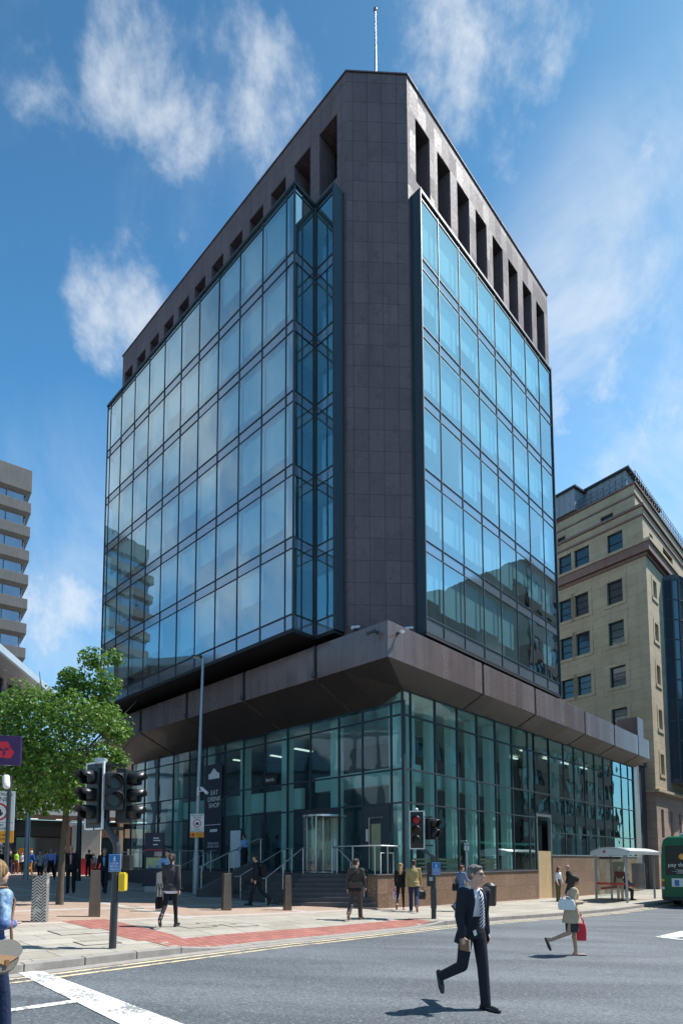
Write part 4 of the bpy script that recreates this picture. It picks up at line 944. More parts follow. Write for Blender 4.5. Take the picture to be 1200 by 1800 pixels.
# near signal on the left pavement
sp = spot(198, 1667); S1_ = empty('traffic_signal', sp, 0); tag(S1_, 'near cranked traffic signal pole with heads over the left pavement', 'traffic signal')
Y = sp.y; L = V(sp)
pk = at_y(206, 1478, Y) - L; pt = at_y(186, 1452, Y) - L
MB().tube([(0, 0, 0), (pk.x * .5, 0, pk.z * .5), (pk.x, 0, pk.z - .12), (pk.x - .03, 0, pk.z), (pt.x, 0, pt.z), (pt.x - .05, 0, pt.z + .12)], .062, 12).build('pole', M['darkpole'], S1_)
h0 = at_y(162, 1399, Y) - L; h1 = at_y(208, 1392, Y) - L; h2 = at_y(232, 1398, Y) - L
head(S1_, (h0.x + .02, -.05, h0.z), R(-30), 3, True, None); head(S1_, (h1.x - .02, -.12, h1.z), R(28), 2, False); head(S1_, (h2.x - .10, .18, h2.z), R(86), 3, False)
MB().box(h0.x + .05, h1.x + .1, -.03, .03, h0.z - .60, h0.z - .54).box(h0.x + .05, h1.x + .1, -.03, .03, h0.z + .52, h0.z + .56).cyl((h1.x - .2, .05, h0.z - .6), (h1.x - .2, .05, h0.z + .6), .045, n=10).build('bracket', M['blackp'], S1_)
q = at_y(178, 1337, Y) - L; MB().box(q.x - .09, q.x + .09, -.06, .08, q.z - .05, q.z + .04).cyl((q.x, 0, q.z - .16), (q.x, 0, q.z - .04), .02, n=8).build('detector', M['whitemetal'], S1_, bev=.02)
q = at_y(206, 1517, Y) - L; look_sign(S1_, facing((q.x, -.12, q.z), (.05, -1, 0)), .62)
q = at_y(214, 1550, Y) - L; MB().box(q.x - .04, q.x + .075, -.06, .1, q.z - .16, q.z + .16).build('push_button_box', M['yellow'], S1_, bev=.02)
q = at_y(216, 1515, Y) - L; MB().box(q.x - .02, q.x + .12, .02, .22, q.z - .14, q.z + .12).build('indicator_box', M['blackp'], S1_, bev=.02)
# far signal at the kerb by the corner
sp = spot(762, 1615); S2_ = empty('traffic_signal', sp, 0); tag(S2_, 'far traffic signal with red light showing at the kerb before the glass corner', 'traffic signal')
Y = sp.y; L = V(sp); pk = at_y(761, 1505, Y) - L; pt = at_y(737, 1490, Y) - L
MB().cyl((0, 0, 0), (pk.x, 0, pk.z), .075, n=12).tube([(pk.x, 0, pk.z - .05), (pk.x, 0, pk.z), (pt.x, 0, pt.z), (pt.x - .04, 0, pt.z + .12)], .05, 10).build('pole', M['darkpole'], S2_)
h0 = at_y(731, 1459, Y) - L; h1 = at_y(760, 1459, Y) - L
head(S2_, (h0.x, -.1, h0.z), R(-18), 3, True, 0); head(S2_, (h1.x, -.05, h1.z + .03), R(35), 2, False)
MB().box(h0.x, h1.x, -.02, .03, h0.z - .5, h0.z - .45).box(h0.x, h1.x, -.02, .03, h0.z + .38, h0.z + .42).build('bracket', M['blackp'], S2_)
q = at_y(731, 1424, Y) - L; MB().ball((q.x, 0, q.z), .07).cyl((q.x, 0, q.z - .18), (q.x, 0, q.z - .05), .03, n=8).build('detector', M['whitemetal'], S2_)
q = at_y(765, 1527, Y) - L; look_sign(S2_, facing((q.x, -.13, q.z), (.1, -1, 0)), .80)
q = at_y(757, 1547, Y) - L; MB().box(q.x - .12, q.x + .07, -.13, .08, q.z - .19, q.z + .19).build('push_button_box', M['blackp'], S2_, bev=.02); MB().box(q.x - .08, q.x + .03, -.14, -.131, q.z - .02, q.z + .1).build('button_plate', M['galv'], S2_)
q = at_y(756, 1526, Y) - L; MB().box(q.x - .09, q.x + .05, -.1, .08, q.z - .17, q.z + .17).build('indicator_box', M['blackp'], S2_, bev=.02); MB().box(-.08, .08, -.078, .08, .3, .95).build('yellow_band', M['darkpole'], S2_, bev=.02)
# pedestrian sign and bank sign at the left edge
sp = spot(12, 1600, .12); sp = V((-6.6, 12.3, gz(-6.6) + .12)); Y = sp.y
px_ = at_y(10, 1500, Y).x; PS = empty('zone_sign', (px_, Y, gz(px_) + .12)); tag(PS, 'white pedestrian zone sign on a dark post behind the denim jacket woman', 'sign')
zt = at_y(10, 1392, Y).z - gz(px_) - .12
MB().cyl((0, .06, 0), (0, .06, zt + .35), .045, n=12).build('post', M['darkpole'], PS)
zone_sign(PS, facing((-.19, 0, zt - .40), (.25, -1, 0)), 1.02)
MB().cyl((-.05, 0, zt + .32), (.03, -.12, zt + .12), .07, n=12).ball((.03, -.12, zt + .11), .07).build('camera', M['white'], PS)
q0 = at_y(-26, 1293, 11.5); q1 = at_y(37, 1345, 11.5); hh = q0.z - q1.z
bx = at_y(-60, 1400, 11.5)
BS = empty('bank_sign', (bx.x, 11.5, gz(bx.x) + .12)); tag(BS, 'purple square bank sign with red interlocking arrow emblem on the left edge', 'sign')
zc = (q0.z + q1.z) / 2 - BS.location.z; xc = (q0.x + q1.x) / 2 - bx.x
MB().cyl((0, .1, 0), (0, .1, zc + .4), .06, n=12).cyl((0, .1, zc + .2), (xc, .06, zc + .2), .03, n=8).cyl((0, .1, zc - .2), (xc, .06, zc - .2), .03, n=8).build('post', M['darkpole'], BS)
sgn = MB().box(-hh * .58, hh * .58, -hh / 2, hh / 2, -.08, 0).build('sign_board', mat('purple_board', (.045, .015, .10), .35), BS, bev=.01); sgn.matrix_local = facing((xc, -.03, zc), (.22, -1, .0))
em = MB(); s_ = hh * .36
for k in range(3):
    an = R(90 - 120 * k); T = Matrix.Rotation(an - R(90), 3, 'Z')
    poly = [(-.56, .28), (-.34, .86), (.30, .86), (.56, .42), (.40, .20), (.18, .30), (-.02, .05), (-.30, .30)]
    em.add([(T @ V((x * s_, y * s_, 0))) + V((hh * .06, -.02 * hh, .006)) for x, y in poly], [tuple(range(len(poly)))])
em.build('emblem', mat('emblem_red', (.75, .02, .05), .35), sgn)

# bollards
def bollard(u, v, h, w, m, label, slant=0, rz=0, top=None):
    p = spot(u, v); o = empty('bollard', p, rz); tag(o, label, 'bollard', 'steel bollards along the plaza edge')
    mb = MB(); a, b_ = w / 2, w / 2 * .8
    mb.add([(x * k, y * k, z + (slant * x / a if z else 0)) for z, k in ((0, 1), (h, .86 if not slant else .95)) for x, y in ((-a, -b_), (a, -b_), (a, b_), (-a, b_))], [(3, 2, 1, 0), (4, 5, 6, 7), (0, 1, 5, 4), (1, 2, 6, 5), (2, 3, 7, 6), (3, 0, 4, 7)])
    mb.build('post', m, o, bev=.012)
    if slant: MB().add([(x * .95, y * .95, h + .006 + slant * x / a) for x, y in ((-a, -b_), (a, -b_), (a, b_), (-a, b_))], [(0, 1, 2, 3)]).build('cap', M['steel'], o)
    return o
m, t_, b, _ = new_mat('herringbone_steel'); tc = t_.new('ShaderNodeTexCoord'); s3 = t_.new('ShaderNodeSeparateXYZ'); t_.link(tc.outputs['Object'], s3.inputs[0])
xx = t_.math('ADD', s3.outputs[0], s3.outputs[1]); tri = t_.math('PINGPONG', xx, .085)
ph = t_.math('FRACT', t_.math('MULTIPLY', t_.math('ADD', s3.outputs[2], tri), 15.0))
patt = t_.ramp(ph, .42, .5); msk = t_.ramp(t_.noise(tc.outputs['Object'], 5, 2), .3, .45)
t_.link(t_.mix(t_.math('MULTIPLY', patt, t_.math('MULTIPLY', msk, .92)), (.60, .58, .54), (.03, .03, .03)), b.inputs['Base Color']); b.inputs['Metallic'].default_value = .35; b.inputs['Roughness'].default_value = .4; M['herring'] = m
bollard(70, 1620, 1.04, .32, M['herring'], 'black and silver herringbone patterned bollard nearest the street tree', .05, R(12))
bollard(282, 1602, 1.12, .26, M['herring'], 'herringbone patterned bollard half hidden by the ponytailed woman', .04, R(20))
bollard(166, 1611, 1.15, .27, M['bronze'], 'plain bronze bollard between the street tree and the near traffic signal', 0, R(25))
bollard(398, 1600, 1.13, .27, M['bronze'], 'plain bronze bollard left of the man with the backpack', 0, R(30))
bollard(505, 1600, 1.12, .24, M['bronze'], 'plain bronze bollard in front of the middle of the steps', 0, R(30))
# wayfinding totem
p = spot(270, 1568); TT = empty('map_totem', p, R(8)); tag(TT, 'dark navy wayfinding totem with a red band and city map', 'map totem')
zt = at_y(272, 1464, p.y).z - p.z; wt = 32 / 1031 * p.y
MB().add([(x, y, z) for z, k in ((.25, .62), (.55, .52), (zt, .5)) for x, y in ((-wt * k, -.1), (wt * k, -.1), (wt * k, .1), (-wt * k, .1))], [(3, 2, 1, 0), (8, 9, 10, 11)] + [(i + 4 * r, (i + 1) % 4 + 4 * r, (i + 1) % 4 + 4 + 4 * r, i + 4 + 4 * r) for r in (0, 1) for i in range(4)]).build('panel', M['navy'], TT, bev=.015)
MB().box(-wt * .45, wt * .45, -.12, .12, 0, .25).build('foot', M['galv'], TT)
MB().box(-wt * .48, wt * .48, -.112, -.102, zt * .70, zt * .72).build('red_band', M['red'], TT)
m, t_, b, _ = new_mat('city_map'); co = t_.new('ShaderNodeTexCoord').outputs['Object']; vo = t_.new('ShaderNodeTexVoronoi', feature='DISTANCE_TO_EDGE'); vo.inputs['Scale'].default_value = 9; t_.link(co, vo.inputs[0])
t_.link(t_.mix(t_.ramp(vo.outputs[0], .03, .07), (.55, .58, .60), t_.mix(t_.ramp(t_.noise(co, 1.6, 2), .45, .55), (.10, .22, .38), (.62, .58, .10))), b.inputs['Base Color']); M['map'] = m
MB().box(-wt * .40, wt * .42, -.114, -.103, zt * .40, zt * .58).build('map', M['map'], TT); MB().box(wt * .02, wt * .42, -.114, -.103, zt * .60, zt * .68).build('index_panel', M['tinglass'], TT)
for k, (x0, x1, z) in enumerate(((-.05, .25, .90), (-.05, .32, .86), (-.05, .2, .79))): MB().box(wt * x0, wt * x1, -.112, -.103, zt * z, zt * (z + .018)).build('text_line', M['white'], TT)
# bus stop pole, litter bin
p = spot(821, 1592); o = empty('bus_stop_pole', p); tag(o, 'slim grey bus stop pole with small flag before the brown plinth', 'bus stop')
zt = at_y(820, 1482, p.y).z - p.z; MB().cyl((0, 0, 0), (0, 0, zt), .05, n=10).build('pole', M['galv'], o); MB().box(-.09, .10, -.03, .03, zt - .30, zt).build('flag', M['whitemetal'], o, bev=.01); MB().box(-.07, .08, -.036, -.031, zt - .12, zt - .05).build('route_number', M['navy'], o); MB().box(-.06, .35, -.08, .0, 1.1, 1.16).build('timetable_bracket', M['galv'], o)
p = spot(861, 1592); o = empty('litter_bin', p); tag(o, 'round black litter bin on the pavement behind the suited man', 'litter bin')
MB().cyl((0, 0, .04), (0, 0, .78), .25, .27, 20).cyl((0, 0, .0), (0, 0, .04), .22, n=20).build('body', M['blackp'], o); MB().cyl((0, 0, .78), (0, 0, .84), .29, .29, 20).cyl((0, 0, .84), (0, 0, .95), .27, .12, 20).build('lid', M['blackp'], o)
# poles in the plaza distance
for u, v0, v1, m_, lab in ((47, 1525, 1428, M['galv'], 'plain grey lamp column in the plaza under the left of the tree crown'), (138, 1515, 1425, M['blackp'], 'black lamp column in the plaza right of the tree trunk')):
    Yq = 33; b_ = at_y(u, 1520, Yq); o = empty('lamp_column', (b_.x, Yq, gz(b_.x) + .12)); tag(o, lab, 'lamp column'); MB().cyl((0, 0, 0), (0, 0, 7.5), .16, .09, 12).build('pole', m_, o); MB().ball((0, 0, 7.6), (.3, .3, .2)).build('lantern', M['opal'], o)

# bus shelter
q0 = spot(1102, 1587); SHR = empty('bus_shelter', q0, ANG); tag(SHR, 'glass bus shelter with pale arched roof and red bench rail', 'bus shelter')
LSH, DSH, HS = 4.4, 1.45, 2.25
mb = MB(); vs = []
for x in (-.35, LSH + .2):
    for i in range(11):
        y = -.25 + (DSH + .35) * i / 10; vs.append((x, y, HS + .12 + .30 * math.sin(math.pi * (.12 + .76 * i / 10))))
mb.add(vs, [(i, i + 1, 12 + i, 11 + i) for i in range(10)], 0, True); ro = mb.build('roof', M['whitemetal'], SHR); sm_ = ro.modifiers.new('t', 'SOLIDIFY'); sm_.thickness = .05
e = MB(); e.add([(-.36, -.25 + (DSH + .35) * i / 10, HS + .11 + .30 * math.sin(math.pi * (.12 + .76 * i / 10))) for i in range(11)] + [(-.36, -.25 + (DSH + .35) * i / 10, HS + .06) for i in range(11)], [(i, i + 1, 12 + i, 11 + i) for i in range(10)]); e.build('roof_end', M['whitemetal'], ro)
ringmesh(.0, .07, 0, 18).build('badge', M['red'], ro).matrix_local = facing((-.375, DSH * .6, HS + .25), (-1, 0, 0))
mb = MB(); mb.box(-.35, LSH + .2, -.28, -.2, HS + .10, HS + .24); mb.build('gutter', M['whitemetal'], ro)
mb = MB()
for x, y in ((0, 0), (0, DSH), (LSH * .5, DSH), (LSH, DSH), (LSH, 0)): mb.box(x - .045, x + .045, y - .045, y + .045, 0, HS + .12)
mb.build('post', M['galv'], SHR, bev=.01)
for x0, x1, y0, y1 in ((0, 0, .06, DSH - .06), (.06, LSH * .5 - .06, DSH, DSH), (LSH * .5 + .06, LSH - .06, DSH, DSH), (LSH, LSH, .06, DSH - .06)):
    MB().add([(x0, y0, .2), (x1, y1, .2), (x1, y1, HS), (x0, y0, HS)], [(0, 1, 2, 3)]).build('glass_panel', M['glass_clear'], SHR)
MB().box(.0, LSH, DSH - .35, DSH - .22, .62, .72).box(-.03, .03, .05, DSH, .86, .96).build('bench_rail', M['red'], SHR, bev=.02)
MB().box(LSH * .52, LSH * .95, DSH - .09, DSH - .05, .5, 2.0).build('timetable_case', M['cream'], SHR, bev=.01); MB().box(LSH - .03, LSH + .05, .45, DSH - .35, .5, 1.9).build('advert_panel', M['tinglass'], SHR)
MB().box(-.025, .025, .25, DSH - .2, HS - .12, HS - .02).build('route_sign', M['blackp'], SHR)

M['busglass'] = mat('bus_rear_glass', (.010, .012, .014), .25, 0, .2, 2, spec=.35)
# bus: only its tail shows
q0 = spot(1163, 1590, 0); bb0 = ab(q0)
BUS = empty('bus', W(bb0[0] - 1.1, -5.0, gz(q0.x + 1.5)), ANG); tag(BUS, 'dark green single deck bus pulled in at the kerb, seen from behind', 'bus')
BW, BL, BH = 2.5, 11.0, 3.42                 # local x forward, local -y across the road
def secb(x, k=1.0):
    pr = [(0, .35), (0, 1.2), (.03, 2.3), (.06, 2.85), (.16, 3.27), (.38, BH), (BW - .38, BH), (BW - .16, 3.27), (BW - .06, 2.85), (BW - .03, 2.3), (BW, 1.2), (BW, .35)]
    return [(x, -(y * k + BW * (1 - k) / 2), .35 + (z - .35) * (1 - (1 - k) * .6)) for y, z in pr]
mb = MB(); mb.ring([secb(0, .95), secb(.08, .985), secb(.22, 1), secb(BL - .3, 1), secb(BL, .95)], True, 0, False); mb.build('body', M['greenbus'], BUS, bev=.03)
MB().box(-.02, .05, -BW + .28, -.26, 1.55, 2.95).build('rear_window', M['busglass'], BUS, bev=.01)
wt_ = mat('bus_lettering', (.78, .78, .76), .5, 0, .02); fB = lambda y, z, d=-.03: facing((d, y, z), (-1, 0, 0))
text('advert_lettering', 'pay the easy way', .27, wt_, BUS, fB(-.36, 2.02, -.024), align='LEFT')
bd = MB().cyl((-.026, -.98, 2.42), (-.021, -.98, 2.42), .14, n=20).build('advert_badge', M['orange'], BUS); text('advert_lettering', '1', .2, wt_, BUS, fB(-.98, 2.42, -.03))
cu = MB(); rr = random.Random(5); pts = [V((-.026, -.62 - .75 * (i % 2) - rr.uniform(-.1, .2), 1.62 + .012 * i * 1.2)) for i in range(13)]
cu.tube([p for p in pts], .008, 5); cu.build('scribble_print', wt_, BUS)
MB().box(-.022, -.008, -2.1, -.5, .98, 1.38).build('advert_board', M['white'], BUS); text('advert_lettering', 'wellbeing', .2, M['blue'], BUS, fB(-.95, 1.22, -.026), align='LEFT'); MB().box(-.026, -.021, -.82, -.62, 1.02, 1.3).build('advert_picture', M['blue'], BUS)
MB().box(-.024, -.008, -1.55, -.98, .62, .78).build('number_plate', M['yellow'], BUS); MB().box(-.02, .1, -BW + .1, -.1, .30, .48).build('bumper', M['blackp'], BUS, bev=.02)
for z, m_ in ((1.28, M['orange']), (1.08, M['red']), (.9, M['white'])):
    for y in (-.12, -BW + .12): MB().cyl((-.03, y, z), (.04, y, z), .07, n=14).build('tail_lamp', m_, BUS)
for x in (2.2, 8.6):
    for y in (-.16, -BW + .16):
        w = MB().cyl((x, y - .13, .48), (x, y + .13, .48), .48, n=24).build('wheel', M['rubber'], BUS); MB().cyl((x, y - .14, .48), (x, y + .14, .48), .26, n=16).build('rim', M['steel'], w)
for k in range(6): MB().box(1.2 + 1.6 * k, 2.65 + 1.6 * k, -.02, .012, 1.35, 2.5).build('side_window', M['winglass'], BUS)
MB().box(.4, 2.2, -1.7, -.8, BH, BH + .14).build('roof_vent', M['whitemetal'], BUS, bev=.04)

# ------------------------------------------------------------------ street tree
tp = spot(105, 1590); TR = empty('street_tree', tp); tag(TR, 'young plane tree with a full leafy crown on the left of the plaza', 'tree')
ztop = at_y(165, 1133, tp.y).z - tp.z; rt = random.Random(11)
bark = mat('bark', (.085, .07, .052), .85, 0, .35, 9, .5, 30)
tk = MB(); tk.tube([(0, 0, -.05), (.01, 0, .6), (.03, .02, 1.6), (.10, .0, 2.7), (.15, .02, 3.8), (.30, .05, 5.2), (.55, .0, 6.6)], [.12, .095, .088, .085, .08, .06, .03], 12)
limbs = []
def limb(p, d, ln, r, depth):
    pts = [p]; q = V(p); d = V(d).normalized()
    for k in range(4):
        d = (d + V((rt.uniform(-.25, .25), rt.uniform(-.25, .25), rt.uniform(-.05, .25)))).normalized(); q = q + d * ln / 4; pts.append(q.copy())
    tk.tube(pts, [r, r * .85, r * .65, r * .5, r * .3], 6)
    limbs.append(pts)
    if depth:
        for k in (2, 3, 4): limb(pts[k], d + V((rt.uniform(-1, 1), rt.uniform(-1, 1), rt.uniform(-.2, .6))), ln * .6, r * .5, depth - 1)
for z, an, ln in ((2.9, 200, 2.0), (3.1, 20, 2.0), (3.4, 110, 1.7), (3.5, 290, 1.7), (3.9, 170, 2.0), (4.1, 340, 1.8), (4.6, 60, 1.5), (4.8, 230, 1.5), (5.4, 10, 1.2), (5.8, 180, 1.0)):
    limb(V((.03 + .09 * z * .5, 0, z)), (math.cos(R(an)), math.sin(R(an)), .55), ln, .05, 1)
tk.build('trunk', bark, TR)
m, t_, b, out = new_mat('plane_leaves'); geo = t_.new('ShaderNodeNewGeometry'); rnd = geo.outputs['Random Per Island']
col = t_.mix(rnd, (.035, .11, .018), (.18, .32, .055)); t_.link(col, b.inputs['Base Color']); b.inputs['Roughness'].default_value = .45; b.inputs['Specular IOR Level'].default_value = .3
tl = t_.new('ShaderNodeBsdfTranslucent'); t_.link(t_.mix(.5, col, (.20, .34, .04)), tl.inputs[0]); mx = t_.new('ShaderNodeMixShader'); mx.inputs[0].default_value = .28
t_.link(b.outputs[0], mx.inputs[1]); t_.link(tl.outputs[0], mx.inputs[2]); t_.link(mx.outputs[0], out.inputs[0]); M['leaf'] = m
lf = MB(); blobs = []
def px3(u, v, dy=0): return at_y(u, v, tp.y + dy) - tp
for u, v, r, n in ((165, 1160, .42, 260), (195, 1150, .32, 130), (130, 1195, .50, 330), (185, 1205, .5, 330), (115, 1185, .35, 150), (70, 1235, .55, 420), (30, 1265, .6, 420), (105, 1220, .45, 260), (160, 1228, .5, 300), (100, 1260, .7, 620), (150, 1265, .75, 700), (195, 1270, .55, 420), (212, 1290, .4, 220), (40, 1310, .7, 560), (5, 1320, .55, 340),
                   (90, 1325, .8, 760), (140, 1330, .8, 760), (185, 1330, .5, 360), (60, 1365, .75, 620), (15, 1375, .6, 380), (110, 1375, .75, 600), (155, 1380, .55, 380), (35, 1415, .5, 300), (80, 1410, .5, 280), (130, 1410, .42, 220), (170, 1405, .35, 130), (-15, 1350, .5, 260), (60, 1200 + 40, .5, 250), (208, 1335, .33, 130), (20, 1240, .45, 220), (60, 1290, .6, 400), (-10, 1290, .5, 260), (175, 1250, .5, 260), (25, 1345, .55, 300)):
    for dy in ((-.7, .7) if r > .5 else (rt.uniform(-.4, .4),)): blobs.append((px3(u, v, dy) + V((0, dy, 0)), r, n if r <= .5 else n // 2))
for c, r, n in blobs:
    for k in range(int(n * 1.6)):
        d = V((rt.gauss(0, 1), rt.gauss(0, 1), rt.gauss(0, 1))).normalized() * r * (rt.random() ** .45) * 1.12
        p = c + V((d.x, d.y, d.z * .85)); s_ = rt.uniform(.040, .074)
        nrm = (d.normalized() * .5 + V((rt.uniform(-1, 1), rt.uniform(-1, 1), rt.uniform(.0, 1.3)))).normalized(); x = nrm.orthogonal().normalized(); x = Matrix.Rotation(rt.uniform(0, 6.3), 3, nrm) @ x; y = nrm.cross(x)
        cup = nrm * s_ * rt.uniform(.1, .45)
        lf.add([p - y * s_ * .9, p + x * s_ * .95 - y * s_ * .1 + cup, p + x * s_ * .4 + y * s_ * .25 + cup * .4, p + y * s_ * 1.15, p - x * s_ * .4 + y * s_ * .25 + cup * .4, p - x * s_ * .95 - y * s_ * .1 + cup, p], [(0, 1, 2, 6), (6, 2, 3), (6, 3, 4), (0, 6, 4, 5)])
lf.build('crown', M['leaf'], TR)
# ------------------------------------------------------------------ people
def cloth(name, c, rough=.85, var=.18, b=.5, bs=35): return mat(name, c, rough, 0, var, 9, b, bs, .3)
SK = mat('skin', (.60, .36, .26), .5, 0, .08, 14, .1, 60, .4); SK2 = mat('skin_tanned', (.46, .27, .18), .5, 0, .08, 14, .1, 60, .4)
def hairmat(name, c):
    m, t, b, out = new_mat(name); co = t.new('ShaderNodeTexCoord').outputs['Object']; mp = t.new('ShaderNodeMapping'); mp.inputs['Scale'].default_value = (1, 1, .12); t.link(co, mp.inputs[0])
    n = t.noise(mp.outputs[0], 75, 4, .7, .4); t.link(t.mix(t.ramp(n, .35, .68), dark(c, .35), dark(c, 1.5)), b.inputs['Base Color']); b.inputs['Roughness'].default_value = .42
    t.link(t.bump(n, .9, .03), b.inputs['Normal']); return m
HAIRS = {'brown': hairmat('brown_hair', (.05, .028, .018)), 'black': hairmat('black_hair', (.018, .014, .012)), 'blond': hairmat('blond_hair', (.40, .25, .115)),
         'grey': hairmat('grey_hair', (.17, .155, .15)), 'red': hairmat('auburn_hair', (.20, .045, .02)), 'white': mat('white_hair', (.62, .60, .56), .5, 0, .15, 30, .4, 70)}
SHOE = mat('black_leather', (.012, .012, .013), .25, 0, .2, 9); BRSHOE = mat('brown_leather', (.20, .10, .045), .4, 0, .2, 9)
EYE_M = mat('dark_eye', (.02, .016, .014), .2); LIP = mat('lips', (.42, .17, .14), .5)
def rx(v, a): return Matrix.Rotation(a, 3, 'X') @ V(v)
class Fig: pass
def skeleton(h, pose, w=1.0, female=False):
    """joints in metres, facing +y; pose angles in degrees: (hip, knee, foot) per leg, (swing, out, elbow) per arm"""
    s = h / 1.78; J = Fig(); J.s = s
    lean = R(pose.get('lean', 3)); sp = V((0, math.sin(lean), math.cos(lean)))
    hipw = (.092 if not female else .088) * s; shw = (.185 * w if not female else .160 * w) * s
    J.leg = {}
    low = 9
    for side, sx in (('L', -1), ('R', 1)):
        hp, kn, ft = pose.get('leg' + side, (0, 2, 0)); f = R(hp); k = R(kn)
        H0 = V((sx * hipw, 0, 0)); K = H0 + V((sx * .005, math.sin(f), -math.cos(f))) * .44 * s
        A = K + V((-sx * .004, math.sin(f - k), -math.cos(f - k))) * .425 * s
        fa = R(ft); toe = V((sx * .12, math.cos(fa), math.sin(fa))).normalized(); dn = V((0, math.sin(fa), -math.cos(fa)))
        heel = A + dn * .075 * s - toe * .055 * s; ball = A + dn * .078 * s + toe * .125 * s; tip = ball + toe * .07 * s
        low = min(low, heel.z - .012 * s, ball.z - .012 * s, tip.z - .012 * s)
        J.leg[side] = [H0, K, A, heel, ball, tip, toe, dn]
    up = V((0, 0, -low))
    for q in J.leg.values():
        for i in range(6): q[i] = q[i] + up
    J.pel = V((0, 0, 0)) + up; J.sp = sp
    J.waist = J.pel + sp * .16 * s; J.chest = J.pel + sp * .36 * s; J.neck = J.pel + sp * .555 * s
    J.head = J.neck + (sp + V((0, .22, 0))).normalized() * .155 * s
    tw = R(pose.get('twist', 0)); J.arm = {}
    for side, sx in (('L', -1), ('R', 1)):
        sw, out, el = pose.get('arm' + side, (0, 8, 12)); cr = pose.get('in' + side, 0)
        S = J.pel + sp * .50 * s + Matrix.Rotation(tw, 3, 'Z') @ V((sx * shw, 0, 0))
        a, o = R(sw) , R(out)
        d = V((sx * math.sin(o), math.sin(a) * math.cos(o), -math.cos(a) * math.cos(o))); E_ = S + d * .285 * s
        a2 = R(sw + el); d2 = V((sx * math.sin(o * .5) - sx * math.sin(R(cr)), math.sin(a2), -math.cos(a2))).normalized(); Wr = E_ + d2 * .255 * s
        J.arm[side] = [S, E_, Wr, d2, sx]
    return J
def person(label, loc, yaw, h, pose, wear, hair=('short', 'brown'), female=False, vox=.016, skin=SK, w=1.0, group=None, face=True, headyaw=0, headpitch=0, build_=1.0):
    o = empty('person', loc, R(yaw)); tag(o, label, 'person', group)
    J = skeleton(h, pose, w, female); s = J.s; k = build_
    b = MB()
    hm = Matrix.Rotation(R(headyaw), 3, 'Z') @ Matrix.Rotation(R(headpitch), 3, 'X'); hc = J.head + UP * .02 * s
    hp = lambda x, y, z: hc + hm @ (V((x, y, z)) * s)
    b.ball(hp(0, -.012, .03), V((.074, .094, .088)) * s, 18, 12, M=hm); b.ball(hp(0, .022, -.045), V((.060, .070, .078)) * s, 16, 12, M=hm)
    b.ball(hp(0, .052, -.095), V((.034, .032, .026)) * s, M=hm); b.bone(hp(0, .083, .012), hp(0, .106, -.030), .009 * s, .015 * s)
    b.ball(hp(0, .078, .022), V((.052, .014, .012)) * s, M=hm)
    for sx in (-1, 1): b.ball(hp(sx * .077, -.012, -.008), V((.010, .020, .032)) * s, M=hm)
    b.bone(J.neck - J.sp * .04 * s, hp(0, -.012, -.05), .054 * s * (1 if not female else .85), .050 * s * (1 if not female else .86))
    cw, ww, hw = (.150, .128, .150) if not female else (.128, .105, .155)
    def tor(dr=0): return [(J.pel - UP * .08 * s, hw * .8, .10), (J.pel, hw, .115), (J.pel + J.sp * .09 * s, (hw + ww) / 2, .105), (J.waist + J.sp * .05 * s, ww, .095), (J.chest - J.sp * .03 * s, (cw + ww) / 2 + .012, .108), (J.chest + J.sp * .06 * s, cw + .008, .112), (J.chest + J.sp * .125 * s, cw - .01, .092), (J.neck - J.sp * .02 * s, .065, .06)]
    def torso(mb, d=0, lo=0, hi=8, n=24, fl=0):
        rs = []
        for i, (c, a, e) in enumerate(tor()[lo:hi]):
            g = fl * max(0, 2 - i) / 2
            rs.append([c + V((math.cos(2 * math.pi * j / n) * (a * k + d + g) * s, math.sin(2 * math.pi * j / n) * (e * k + d + g) * s, 0)) for j in range(n)])
        mb.ring(rs, True)
    torso(b, -.008)
    for side in 'LR':
        H0, K, A, heel, ball, tip, toe, dn = J.leg[side]
        b.bone(H0, K, .076 * s, .050 * s); b.bone(K, A, .050 * s, .036 * s); b.bone(K.lerp(A, .25) - V((0, .012 * s, 0)), K.lerp(A, .55), .05 * s, .035 * s); b.bone(A, heel, .036 * s, .032 * s); b.bone(heel, ball, .032 * s, .034 * s); b.bone(ball, tip, .034 * s, .024 * s)
        S, E_, Wr, d2, sx = J.arm[side]
        b.bone(S, E_, .050 * s, .038 * s); b.bone(E_, Wr, .038 * s, .026 * s)
        # hand: palm, four unequal curled fingers, thumb from the side
        q = V((0, 1, 0)); q = (q - d2 * q.dot(d2)).normalized(); nrm = d2.cross(q) * (1 if sx > 0 else -1)  # q towards thumb side, nrm towards the body
        inn = V((-sx, 0, 0)); inn = (inn - d2 * inn.dot(d2)).normalized()
        P = Wr + d2 * .02 * s
        for off, ln in ((.027, .055), (.009, .062), (-.010, .058), (-.027, .045)):
            k0 = P + d2 * .070 * s + q * off * s; b.bone(P + q * off * .7 * s, k0, .015 * s, .0125 * s, 8)
            k1 = k0 + (d2 * .85 + inn * .30).normalized() * ln * .55 * s; k2 = k1 + (d2 * .55 + inn * .80).normalized() * ln * .6 * s
            b.bone(k0, k1, .0105 * s, .0095 * s, 8); b.bone(k1, k2, .0095 * s, .0078 * s, 8)
        t0 = P + d2 * .015 * s + q * .022 * s; t1 = t0 + (q * .8 + d2 * .75 + inn * .2).normalized() * .038 * s; t2 = t1 + (d2 * .9 + q * .15 + inn * .3).normalized() * .03 * s
        b.bone(t0, t1, .0135 * s, .011 * s, 8); b.bone(t1, t2, .011 * s, .0085 * s, 8)
        J.arm[side].append(P + d2 * .07 * s + inn * .02 * s)
    b.skin('body', skin, o, vox, 3)
